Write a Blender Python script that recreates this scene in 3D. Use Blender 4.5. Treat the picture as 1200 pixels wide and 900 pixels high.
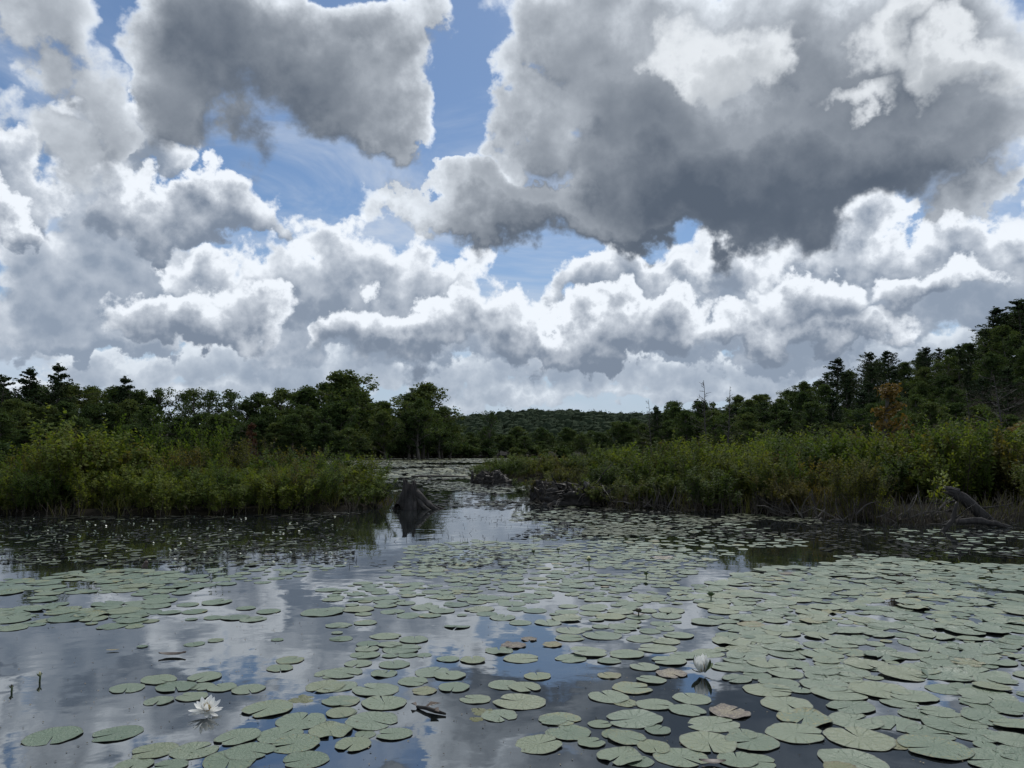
import bpy, bmesh, math, random
from math import radians, sin, cos, pi, sqrt, atan2, asin, exp
from mathutils import Vector, Matrix, noise as mnoise, Euler

for _o in list(bpy.data.objects):
    bpy.data.objects.remove(_o)
SC = bpy.context.scene
COL = SC.collection

# ---------------------------------------------------------------- camera
F_PX = 900.0            # focal length in pixels of the 1200 px wide photograph
HZ = 531.0              # row of the horizon
PITCH = math.atan((HZ - 450.0) / F_PX)
CAM_H = 1.0
cam_d = bpy.data.cameras.new('camera')
cam_d.sensor_width = 36.0
cam_d.lens = 36.0 * F_PX / 1200.0
cam_d.clip_start = 0.05
cam_d.clip_end = 20000.0
cam = bpy.data.objects.new('camera', cam_d)
COL.objects.link(cam)
cam.location = (0, 0, CAM_H)
cam.rotation_euler = (radians(90) + PITCH, 0, 0)
SC.camera = cam


def ray(px, py):
    dx, dy = px - 600.0, 450.0 - py
    return Vector((dx, F_PX * cos(PITCH) - dy * sin(PITCH), F_PX * sin(PITCH) + dy * cos(PITCH)))


def water_at(px, py, z=0.0):
    r = ray(px, py)
    t = (z - CAM_H) / r.z
    return Vector((r.x * t, r.y * t, z))


def at_depth(px, y):
    """x of photo column px at distance y on the ground"""
    return (px - 600.0) / F_PX * y * 1.0


# ---------------------------------------------------------------- view transform
SC.view_settings.view_transform = 'Standard'
SC.view_settings.look = 'None'
SC.view_settings.exposure = 0.0
SC.view_settings.gamma = 1.0
SC.view_settings.use_curve_mapping = False
SC.render.engine = 'CYCLES'
SC.cycles.max_bounces = 6
SC.cycles.diffuse_bounces = 2
SC.cycles.glossy_bounces = 3
SC.cycles.transmission_bounces = 3
SC.cycles.transparent_max_bounces = 6
SC.cycles.caustics_reflective = False
SC.cycles.caustics_refractive = False
SC.cycles.use_denoising = True
SC.cycles.use_adaptive_sampling = True
SC.cycles.adaptive_threshold = 0.015
SC.cycles.adaptive_min_samples = 24

# ---------------------------------------------------------------- sun (veiled by the clouds, ahead of the camera and high)
SUN_EL, SUN_AZ = 52.0, 14.0          # degrees; azimuth clockwise from +Y
sun_d = bpy.data.lights.new('sun', 'SUN')
sun_d.energy = 2.5
sun_d.angle = radians(10)
sun_d.color = (1.0, 0.97, 0.93)
sun = bpy.data.objects.new('sun', sun_d)
COL.objects.link(sun)
sun.location = (30, 100, 200)
_sv = Vector((sin(radians(SUN_AZ)) * cos(radians(SUN_EL)), cos(radians(SUN_AZ)) * cos(radians(SUN_EL)), sin(radians(SUN_EL))))
sun.rotation_euler = (-_sv).to_track_quat('-Z', 'Y').to_euler()

# ---------------------------------------------------------------- sky: Nishita blue under procedural cumulus
W = bpy.data.worlds.new('World')
SC.world = W
W.use_nodes = True
NT = W.node_tree
NT.nodes.clear()
W.cycles.sampling_method = 'MANUAL'
W.cycles.sample_map_resolution = 512


class E:
    """a node socket with arithmetic"""
    def __init__(s, sock): s.s = sock
    def __add__(a, b): return M('ADD', a, b)
    __radd__ = __add__
    def __sub__(a, b): return M('SUBTRACT', a, b)
    def __rsub__(a, b): return M('SUBTRACT', b, a)
    def __mul__(a, b): return M('MULTIPLY', a, b)
    __rmul__ = __mul__
    def __truediv__(a, b): return M('DIVIDE', a, b)


def plug(node, i, v):
    if isinstance(v, E):
        node.id_data.links.new(v.s, node.inputs[i])
    elif isinstance(v, (tuple, list, Vector)):
        node.inputs[i].default_value = tuple(v)
    else:
        node.inputs[i].default_value = v


def M(op, a, b=0.0, c=0.0, clamp=False):
    n = NT.nodes.new('ShaderNodeMath'); n.operation = op; n.use_clamp = clamp
    plug(n, 0, a); plug(n, 1, b)
    if op in ('MULTIPLY_ADD', 'SMOOTH_MAX', 'SMOOTH_MIN', 'WRAP', 'COMPARE'):
        plug(n, 2, c)
    return E(n.outputs[0])


def VM(op, a, b=(0, 0, 0), c=None, scale=None):
    n = NT.nodes.new('ShaderNodeVectorMath'); n.operation = op
    plug(n, 0, a)
    if op != 'SCALE' and op not in ('LENGTH', 'NORMALIZE'):
        plug(n, 1, b)
    if c is not None: plug(n, 2, c)
    if scale is not None: plug(n, 3, scale)
    return E(n.outputs['Value'] if op in ('DOT_PRODUCT', 'LENGTH', 'DISTANCE') else n.outputs['Vector'])


def sstep(a, b, x):
    n = NT.nodes.new('ShaderNodeMapRange'); n.interpolation_type = 'SMOOTHSTEP'
    plug(n, 0, x); plug(n, 1, a); plug(n, 2, b)
    return E(n.outputs[0])


def fbm(vec, scale, detail=5, rough=0.55, color=False, lac=2.0, dist=0.0):
    n = NT.nodes.new('ShaderNodeTexNoise'); n.noise_dimensions = '3D'
    plug(n, 'Vector', vec); plug(n, 'Scale', scale); plug(n, 'Detail', detail); plug(n, 'Roughness', rough)
    plug(n, 'Lacunarity', lac); plug(n, 'Distortion', dist)
    return E(n.outputs['Color' if color else 'Fac'])


def billow(vec, scale, detail=2.0, rough=0.5):
    n = NT.nodes.new('ShaderNodeTexVoronoi'); n.feature = 'F1'; n.voronoi_dimensions = '3D'; n.normalize = True
    plug(n, 'Vector', vec); plug(n, 'Scale', scale); plug(n, 'Detail', detail); plug(n, 'Roughness', rough)
    return E(n.outputs['Distance'])


def mixc(f, a, b):
    n = NT.nodes.new('ShaderNodeMix'); n.data_type = 'RGBA'
    plug(n, 0, f); plug(n, 6, a if isinstance(a, E) else tuple(a) + (1,)); plug(n, 7, b if isinstance(b, E) else tuple(b) + (1,))
    return E(n.outputs[2])


def cxyz(x, y, z):
    n = NT.nodes.new('ShaderNodeCombineXYZ'); plug(n, 0, x); plug(n, 1, y); plug(n, 2, z)
    return E(n.outputs[0])


def azel(px, py):
    r = ray(px, py).normalized()
    return math.degrees(atan2(r.x, r.y)), math.degrees(asin(r.z))


def blob(px, py, rx, ry, h=1.0):
    a, e = azel(px, py)
    a2, _ = azel(px + 1, py); _, e2 = azel(px, py - 1)
    return a, e, rx * (a2 - a), ry * (e2 - e), h


_tc = NT.nodes.new('ShaderNodeTexCoord')
DIR0 = VM('NORMALIZE', E(_tc.outputs['Generated']))
_sep = NT.nodes.new('ShaderNodeSeparateXYZ'); plug(_sep, 0, DIR0)
DX, DY, DZ = (E(_sep.outputs[k]) for k in range(3))
AZ = M('ARCTAN2', DX, DY) * 57.29578
EL = M('ARCSINE', M('MAXIMUM', DZ, 0.004)) * 57.29578
P = cxyz(AZ, EL, 0.0)
# directions with the low sky stretched, so that cloud cells shrink towards the horizon
UP = (0.0, 0.0, 1.0)


def macro(p, blobs, k=0.25):
    d = None
    for (px, py, rx, ry, h) in blobs:
        a, e, ra, re, _ = blob(px, py, rx, ry)
        q = VM('MULTIPLY_ADD', p, (1 / ra, 1 / re, 0), (-a / ra, -e / re, 0))
        g = M('MULTIPLY_ADD', VM('DOT_PRODUCT', q, q), -h, h)
        d = g if d is None else M('SMOOTH_MAX', d, g, k)
    return M('MAXIMUM', d, -1.5)


# mask of the part of the sky that the placed clouds describe; elsewhere a free field of the same kind of cumulus
INFRAME = sstep(50.0, 36.0, M('ABSOLUTE', AZ)) * sstep(42.0, 32.0, EL)


def warp_of(ws, wa, aspect=1.0):
    wv = fbm(DIR0, ws, 3, 0.5, color=True)
    wv = VM('MULTIPLY_ADD', wv, (wa * 2, wa * 2 * aspect, 0), (-wa, -wa * aspect, 0))
    wv2 = fbm(DIR0, ws * 3.1, 5, 0.58, color=True)
    wv2 = VM('MULTIPLY_ADD', wv2, (wa * 1.3, wa * 1.3 * aspect, 0), (-wa * .65, -wa * .65 * aspect, 0))
    return VM('ADD', VM('ADD', P, wv), wv2)


def grain(n_s, n_a, b_s, b_a, shift):
    """fine relief of the clouds: wisps and cauliflower lobes, at the view direction and towards the sun"""
    out = []
    for sh in shift:
        d = VM('ADD', DIR0, (0, 0, radians(sh))) if sh else DIR0
        out.append(M('MULTIPLY_ADD', fbm(d, n_s, 8, 0.59), n_a * 2, -n_a) + M('MULTIPLY_ADD', billow(d, b_s, 2.0, 0.5), -b_a * 2, b_a * .8))
    return out


def layer(blobs, pw, gr, shift, free=None, k=0.25):
    """thickness of one layer of cloud at the view direction and at a direction shifted towards the sun"""
    out = []
    for sh, g in zip(shift, gr):
        p = VM('ADD', pw, (sh * sin(radians(SUN_AZ)) * .3, sh, 0)) if sh else pw
        m = macro(p, blobs, k)
        m = m * INFRAME + (free if free is not None else -1.5) * (1.0 - INFRAME)
        out.append(m + g)
    return out


def free_field(s, off):
    return M('MULTIPLY_ADD', fbm(DIR0, s, 3, 0.5), 5.0, -2.5 - off)


def emit(v):
    return tuple(c for c in v)


# --- blue sky, a little cleaner and deeper than raw Nishita, fading to pale near the horizon
_st = NT.nodes.new('ShaderNodeTexSky'); _st.sky_type = 'NISHITA'; _st.sun_disc = False
_st.sun_elevation = radians(SUN_EL); _st.sun_rotation = radians(SUN_AZ)
_st.air_density = 1.0; _st.dust_density = 0.4; _st.ozone_density = 2.0
SKY_S = 0.10
BLUE = E(_st.outputs[0])
BLUE = VM('MULTIPLY_ADD', BLUE, (0.60, 0.68, 0.74), (0.35, 0.45, 0.55))
C10 = 1.0 / SKY_S     # cloud radiances below are given as seen in the picture
HAZEC = (0.50 * C10, 0.57 * C10, 0.65 * C10)
col = mixc(sstep(16.0, 1.0, EL) * 0.85, BLUE, HAZEC)

# --- thin veil of cirrus
STR = VM('MULTIPLY', DIR0, (1.0, 1.0, 3.0))
cir = sstep(0.40, 0.72, fbm(STR, 3.2, 6, 0.62, dist=0.6))
cir = cir * sstep(34.0, 16.0, EL)
col = mixc(cir * 0.85, col, (0.62 * C10, 0.67 * C10, 0.74 * C10))

# --- layers of cumulus, far to near: blobs are (photo column, row, radius, radius, thickness)
LOW = [(30, 412, 60, 22, .9), (130, 432, 90, 20, .8), (230, 425, 70, 22, .8), (330, 432, 90, 26, .9), (430, 425, 90, 24, .9),
       (520, 440, 80, 20, .8), (610, 428, 60, 24, .8), (690, 425, 70, 30, 1.), (770, 430, 80, 26, 1.), (860, 432, 80, 20, .8), (950, 425, 90, 22, .8),
       (1050, 415, 100, 30, .8), (1160, 400, 80, 40, .8), (80, 460, 120, 14, .6), (300, 462, 120, 12, .5), (600, 462, 120, 12, .6), (800, 458, 120, 12, .6)]
MID_BACK = [(60, 345, 110, 60, 1.5), (150, 320, 110, 70, 1.5), (110, 385, 130, 30, 1.3), (160, 250, 70, 50, 1.), (25, 300, 60, 60, 1.),
            (440, 385, 150, 42, 1.3), (380, 350, 70, 40, 1.), (560, 400, 90, 30, 1.),
            (880, 345, 110, 66, 1.3), (1000, 330, 120, 66, 1.3), (1120, 350, 130, 60, 1.5), (930, 395, 150, 40, 1.5), (1215, 330, 80, 80, 1.2), (800, 400, 80, 30, 1.1)]
MID = [(160, 150, 66, 36, 1.), (118, 180, 55, 46, 1.), (203, 168, 28, 28, .7), (30, 235, 60, 50, 1.2),
       (240, 315, 52, 34, 1.), (282, 335, 30, 34, .7), (400, 316, 84, 42, 1.1), (345, 335, 50, 36, 1.), (470, 336, 70, 42, 1.2), (535, 356, 60, 40, 1.1),
       (692, 336, 52, 32, 1.1), (745, 344, 60, 34, 1.2), (865, 330, 70, 34, 1.1), (1025, 285, 84, 34, 1.1), (1100, 290, 82, 36, 1.2), (1180, 300, 60, 36, 1.)]
MID_FRONT = [(230, 238, 112, 44, 1.4), (175, 222, 50, 32, 1.), (305, 258, 40, 26, .9), (20, 265, 46, 26, .9),
             (230, 366, 100, 34, 1.3), (180, 352, 36, 24, .8), (265, 350, 34, 26, .8), (430, 378, 42, 34, 1.), (505, 385, 70, 34, 1.2), (600, 388, 56, 34, 1.1), (560, 372, 40, 30, .9),
             (705, 392, 66, 34, 1.3), (768, 386, 58, 34, 1.3), (650, 390, 36, 24, .8), (950, 350, 70, 30, 1.), (1090, 335, 70, 30, 1.1), (1000, 385, 90, 30, 1.2), (880, 390, 60, 26, 1.)]
NEAR = [(270, 35, 140, 110, 2.4), (360, 60, 120, 95, 2.3), (200, 60, 90, 90, 1.8), (440, 155, 52, 32, 1.1), (400, 115, 74, 60, 1.8), (432, 30, 50, 60, 1.2), (490, 10, 36, 30, .6), (462, 65, 30, 36, .6),
        (30, 25, 90, 70, 1.1), (20, 120, 80, 50, .6), (80, 80, 40, 66, .6),
        (680, 50, 72, 96, 1.3), (650, 140, 66, 66, 1.5), (740, 110, 120, 110, 1.8), (860, 172, 200, 84, 3.1), (1000, 170, 170, 80, 2.5), (1130, 155, 130, 86, 1.6), (990, 60, 220, 90, 1.6),
        (840, 48, 84, 50, .5), (1110, 60, 110, 60, 1.2), (545, 230, 100, 34, 1.5), (640, 236, 120, 42, 2.0), (760, 232, 140, 42, 2.5), (870, 225, 110, 40, 2.0), (1160, 222, 90, 36, 1.2),
        (612, 90, 28, 36, .7), (600, 185, 26, 20, .6), (820, 10, 220, 50, 1.0)]
PUFF = [(845, 42, 66, 40, .95), (805, 55, 32, 26, .8), (905, 60, 42, 28, .8), (1040, 36, 46, 34, .8), (1125, 60, 56, 34, .8), (1180, 75, 50, 34, .8), (1000, 100, 30, 14, .4)]

# far band
SH = (0.0, 0.7)
L = layer(LOW, warp_of(9, 4.0, .5), grain(22, 1.2, 30, 0.8, SH), SH, None)
al = sstep(-0.05, 0.35, L[0])
sh = M('EXPONENT', M('MAXIMUM', L[0], 0.0) * -0.6 - M('MAXIMUM', L[1], 0.0) * 1.3)
sh = M('MULTIPLY_ADD', L[0] - L[1], 0.2, sh, clamp=True)
cc = mixc(sh, (0.33 * C10, 0.38 * C10, 0.45 * C10), (0.82 * C10, 0.85 * C10, 0.87 * C10))
col = mixc(al * 0.93, col, cc)

# middle distance, three banks one before the other
SH = (0.0, 1.1)
PW = warp_of(7, 4.6)
GR = grain(13, 1.4, 27, 0.95, SH)
FREE = free_field(3.2, 0.4)
for bl, fr, dark, k0, k1, ke in ((MID_BACK, FREE, (.29, .34, .41), .50, 1.0, .2),
                                 (MID, None, (.265, .31, .375), .45, 1.0, .3), (MID_FRONT, None, (.22, .26, .32), .45, 1.0, .3)):
    L = layer(bl, PW, GR, SH, fr)
    al = sstep(-0.14, 0.46, L[0])
    sh = M('EXPONENT', M('MAXIMUM', L[0], 0.0) * -k0 - M('MAXIMUM', L[1], 0.0) * k1)
    sh = M('MULTIPLY_ADD', L[0] - L[1], ke, sh, clamp=True)
    und = sstep(0.05, 0.7, L[1] - L[0])
    cc = mixc(sh, [c * C10 for c in dark], mixc(und, (0.93 * C10, 0.945 * C10, 0.955 * C10), (0.50 * C10, 0.55 * C10, 0.61 * C10)))
    col = mixc(al, col, cc)

BODY = fbm(DIR0, 6.0, 4, 0.5)
# near, dark bellied clouds; their undersides fray out
SH = (0.0, 1.8)
PW = warp_of(4.5, 6.5)
GR = grain(8, 1.5, 18, 0.45, SH)
L = layer(NEAR, PW, GR, SH, free_field(2.0, 0.2))
under = sstep(0.1, 0.9, L[1] - L[0])
al = sstep(-0.22, 0.42 + under * 0.9, L[0])
sh = M('EXPONENT', M('MAXIMUM', L[0], 0.0) * -0.70 - M('MAXIMUM', L[1], 0.0) * 0.42)
sh = M('MULTIPLY_ADD', L[0] - L[1], 0.07, sh * (0.62 + BODY * 0.8), clamp=True)
lit = mixc(under, (0.96 * C10, 0.985 * C10, 1.0 * C10), (0.40 * C10, 0.43 * C10, 0.47 * C10))
cc = mixc(sh, (0.105 * C10, 0.128 * C10, 0.162 * C10), lit)
col = mixc(al, col, cc)
L = layer(PUFF, PW, [g * 1.15 for g in GR], SH, None)
al = sstep(-0.25, 1.05, L[0]) * 0.92
sh = M('EXPONENT', M('MAXIMUM', L[0], 0.0) * -0.3 - M('MAXIMUM', L[1], 0.0) * 0.7)
cc = mixc(sh, (0.25 * C10, 0.275 * C10, 0.30 * C10), (1.08 * C10, 1.08 * C10, 1.06 * C10))
col = mixc(al, col, cc)

col = VM('MULTIPLY', col, (0.95, 0.99, 1.05))
_bg = NT.nodes.new('ShaderNodeBackground')
plug(_bg, 0, col); plug(_bg, 1, SKY_S)
_wo = NT.nodes.new('ShaderNodeOutputWorld')
NT.links.new(_bg.outputs[0], _wo.inputs[0])

# ================================================================ helpers
rnd = random.Random(7)


def U(a, b): return rnd.uniform(a, b)


def prop(o, label=None, cat=None, group=None, kind=None):
    if label: o['label'] = label
    if cat: o['category'] = cat
    if group: o['group'] = group
    if kind: o['kind'] = kind
    return o


class MB:
    """collects geometry for one mesh object"""
    def __init__(s): s.v = []; s.f = []; s.m = []

    def face(s, pts, mi=0):
        n = len(s.v); s.v.extend(tuple(p) for p in pts); s.f.append(tuple(range(n, n + len(pts)))); s.m.append(mi)

    def tube(s, pts, radii, sides=6, cap=True, mi=0, lump=0.0, seed=0):
        n0 = len(s.v); prev = None
        for i, p in enumerate(pts):
            p = Vector(p)
            t = (Vector(pts[min(i + 1, len(pts) - 1)]) - Vector(pts[max(i - 1, 0)]))
            t = t.normalized() if t.length > 1e-9 else Vector((0, 0, 1))
            if prev is None:
                a = t.orthogonal().normalized()
            else:
                a = (prev - t * prev.dot(t)); a = a.normalized() if a.length > 1e-6 else t.orthogonal().normalized()
            prev = a; b = t.cross(a)
            for k in range(sides):
                w = 2 * pi * k / sides
                r = radii[i]
                if lump: r *= 1 + lump * mnoise.noise(Vector((cos(w) * 1.7 + seed, sin(w) * 1.7, i * .45)))
                s.v.append(tuple(p + (a * cos(w) + b * sin(w)) * r))
        for i in range(len(pts) - 1):
            for k in range(sides):
                q = n0 + i * sides
                s.f.append((q + k, q + (k + 1) % sides, q + sides + (k + 1) % sides, q + sides + k)); s.m.append(mi)
        if cap:
            s.f.append(tuple(n0 + (len(pts) - 1) * sides + k for k in range(sides))); s.m.append(mi)
            s.f.append(tuple(n0 + k for k in reversed(range(sides)))); s.m.append(mi)

    def leaf(s, base, d, up, L, w, mi=0, fold=0.0):
        d = d.normalized(); side = d.cross(up)
        side = side.normalized() if side.length > 1e-5 else d.orthogonal().normalized()
        n = side.cross(d)
        s.face((base, base + d * L * .45 + side * w + n * fold, base + d * L, base + d * L * .45 - side * w + n * fold), mi)

    def mesh(s, name, mats, smooth=True):
        me = bpy.data.meshes.new(name)
        me.from_pydata(s.v, [], s.f)
        for m in (mats if isinstance(mats, (list, tuple)) else [mats]): me.materials.append(m)
        if any(s.m): me.polygons.foreach_set('material_index', s.m)
        me.polygons.foreach_set('use_smooth', [smooth] * len(s.f))
        me.update()
        return me

    def build(s, name, mats, parent=None, smooth=True):
        o = bpy.data.objects.new(name, s.mesh(name, mats, smooth))
        COL.objects.link(o)
        if parent is not None: o.parent = parent
        return o


def empty(name, loc=(0, 0, 0), rz=0.0):
    o = bpy.data.objects.new(name, None); o.empty_display_size = 0.1
    COL.objects.link(o); o.location = loc; o.rotation_euler = (0, 0, rz)
    return o


def copy_tree(src):
    """a thing with copies of its parts and their sub-parts; mesh data shared"""
    c = src.copy(); COL.objects.link(c)
    for ch in src.children:
        d = ch.copy(); COL.objects.link(d); d.parent = c
        for g in ch.children:
            e = g.copy(); COL.objects.link(e); e.parent = d
    return c


class Stock:
    """the first call hands out the built thing itself, later calls its copies"""
    def __init__(s, build): s.build, s.o = build, None

    def take(s):
        if s.o is None:
            s.o = s.build(); return s.o
        return copy_tree(s.o)


# ================================================================ materials
def material(name):
    m = bpy.data.materials.new(name); m.use_nodes = True
    t = m.node_tree; t.nodes.clear()
    out = t.nodes.new('ShaderNodeOutputMaterial')
    return m, t, out


def nd(t, typ, **kw):
    n = t.nodes.new(typ)
    for k, v in kw.items():
        if k in n.inputs: n.inputs[k].default_value = v
        else: setattr(n, k, v)
    return n


def ramp(t, fac, stops):
    n = t.nodes.new('ShaderNodeValToRGB')
    while len(n.color_ramp.elements) < len(stops): n.color_ramp.elements.new(0.5)
    for e, (p, c) in zip(n.color_ramp.elements, stops):
        e.position = p; e.color = tuple(c) + (1,)
    t.links.new(fac, n.inputs[0])
    return n.outputs[0]


def leaf_material(name, cols, transl=0.3, rough=0.6, spec=0.2, tree=False, tint=None):
    """per-leaf and per-plant variation of colour; light passes through the blades"""
    m, t, out = material(name)
    geo = nd(t, 'ShaderNodeNewGeometry'); oi = nd(t, 'ShaderNodeObjectInfo')
    tc = nd(t, 'ShaderNodeTexCoord')
    nz = nd(t, 'ShaderNodeTexNoise', Scale=0.35 if tree else 2.2, Detail=2.0)
    t.links.new(tc.outputs['Object'], nz.inputs['Vector'])
    a = nd(t, 'ShaderNodeMath', operation='MULTIPLY'); a.inputs[1].default_value = 0.38
    t.links.new(geo.outputs['Random Per Island'], a.inputs[0])
    b = nd(t, 'ShaderNodeMath', operation='MULTIPLY_ADD'); b.inputs[1].default_value = 0.65
    t.links.new(oi.outputs['Random'], b.inputs[0]); t.links.new(a.outputs[0], b.inputs[2])
    c = nd(t, 'ShaderNodeMath', operation='MULTIPLY_ADD'); c.inputs[1].default_value = 0.7
    t.links.new(nz.outputs['Fac'], c.inputs[0]); t.links.new(b.outputs[0], c.inputs[2])
    d = nd(t, 'ShaderNodeMath', operation='SUBTRACT'); d.inputs[1].default_value = 0.3
    t.links.new(c.outputs[0], d.inputs[0])
    n = len(cols)
    col = ramp(t, d.outputs[0], [(i / (n - 1), cc) for i, cc in enumerate(cols)])
    p = nd(t, 'ShaderNodeBsdfPrincipled', Roughness=rough)
    p.inputs['Specular IOR Level'].default_value = spec
    t.links.new(col, p.inputs['Base Color'])
    tr = nd(t, 'ShaderNodeBsdfTranslucent')
    mx0 = nd(t, 'ShaderNodeMix', data_type='RGBA', blend_type='MULTIPLY')
    mx0.inputs[0].default_value = 1.0; mx0.inputs[7].default_value = (1.3, 1.25, 0.6, 1)
    t.links.new(col, mx0.inputs[6]); t.links.new(mx0.outputs[2], tr.inputs[0])
    mx = nd(t, 'ShaderNodeMixShader'); mx.inputs[0].default_value = transl
    t.links.new(p.outputs[0], mx.inputs[1]); t.links.new(tr.outputs[0], mx.inputs[2])
    t.links.new(mx.outputs[0], out.inputs[0])
    return m


def bark_material(name, c0, c1, scale=6.0, stretch=(1, 1, .15), rough=0.9, bump=0.5):
    m, t, out = material(name)
    tc = nd(t, 'ShaderNodeTexCoord'); mp = nd(t, 'ShaderNodeMapping'); mp.inputs['Scale'].default_value = stretch
    t.links.new(tc.outputs['Object'], mp.inputs[0])
    nz = nd(t, 'ShaderNodeTexNoise', Scale=scale, Detail=8.0, Roughness=0.65)
    t.links.new(mp.outputs[0], nz.inputs['Vector'])
    n2 = nd(t, 'ShaderNodeTexNoise', Scale=scale * .3, Detail=3.0)
    t.links.new(tc.outputs['Object'], n2.inputs['Vector'])
    ad = nd(t, 'ShaderNodeMath', operation='MULTIPLY_ADD'); ad.inputs[1].default_value = 0.6
    t.links.new(n2.outputs[0], ad.inputs[0]); t.links.new(nz.outputs[0], ad.inputs[2])
    col = ramp(t, ad.outputs[0], [(0.55, c0), (1.0, c1)])
    p = nd(t, 'ShaderNodeBsdfPrincipled', Roughness=rough)
    p.inputs['Specular IOR Level'].default_value = 0.25
    t.links.new(col, p.inputs['Base Color'])
    bp = nd(t, 'ShaderNodeBump', Strength=bump, Distance=0.02)
    t.links.new(nz.outputs[0], bp.inputs['Height']); t.links.new(bp.outputs[0], p.inputs['Normal'])
    t.links.new(p.outputs[0], out.inputs[0])
    return m


def plain(name, c, rough=0.6, spec=0.3, var=0.25, scale=20.0, transl=0.0):
    m, t, out = material(name)
    tc = nd(t, 'ShaderNodeTexCoord')
    nz = nd(t, 'ShaderNodeTexNoise', Scale=scale, Detail=4.0)
    t.links.new(tc.outputs['Object'], nz.inputs['Vector'])
    col = ramp(t, nz.outputs[0], [(0.3, [x * (1 - var) for x in c]), (0.7, [min(1, x * (1 + var)) for x in c])])
    p = nd(t, 'ShaderNodeBsdfPrincipled', Roughness=rough)
    p.inputs['Specular IOR Level'].default_value = spec
    t.links.new(col, p.inputs['Base Color'])
    if transl:
        tr = nd(t, 'ShaderNodeBsdfTranslucent'); t.links.new(col, tr.inputs[0])
        mx = nd(t, 'ShaderNodeMixShader'); mx.inputs[0].default_value = transl
        t.links.new(p.outputs[0], mx.inputs[1]); t.links.new(tr.outputs[0], mx.inputs[2]); t.links.new(mx.outputs[0], out.inputs[0])
    else:
        t.links.new(p.outputs[0], out.inputs[0])
    return m


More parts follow.
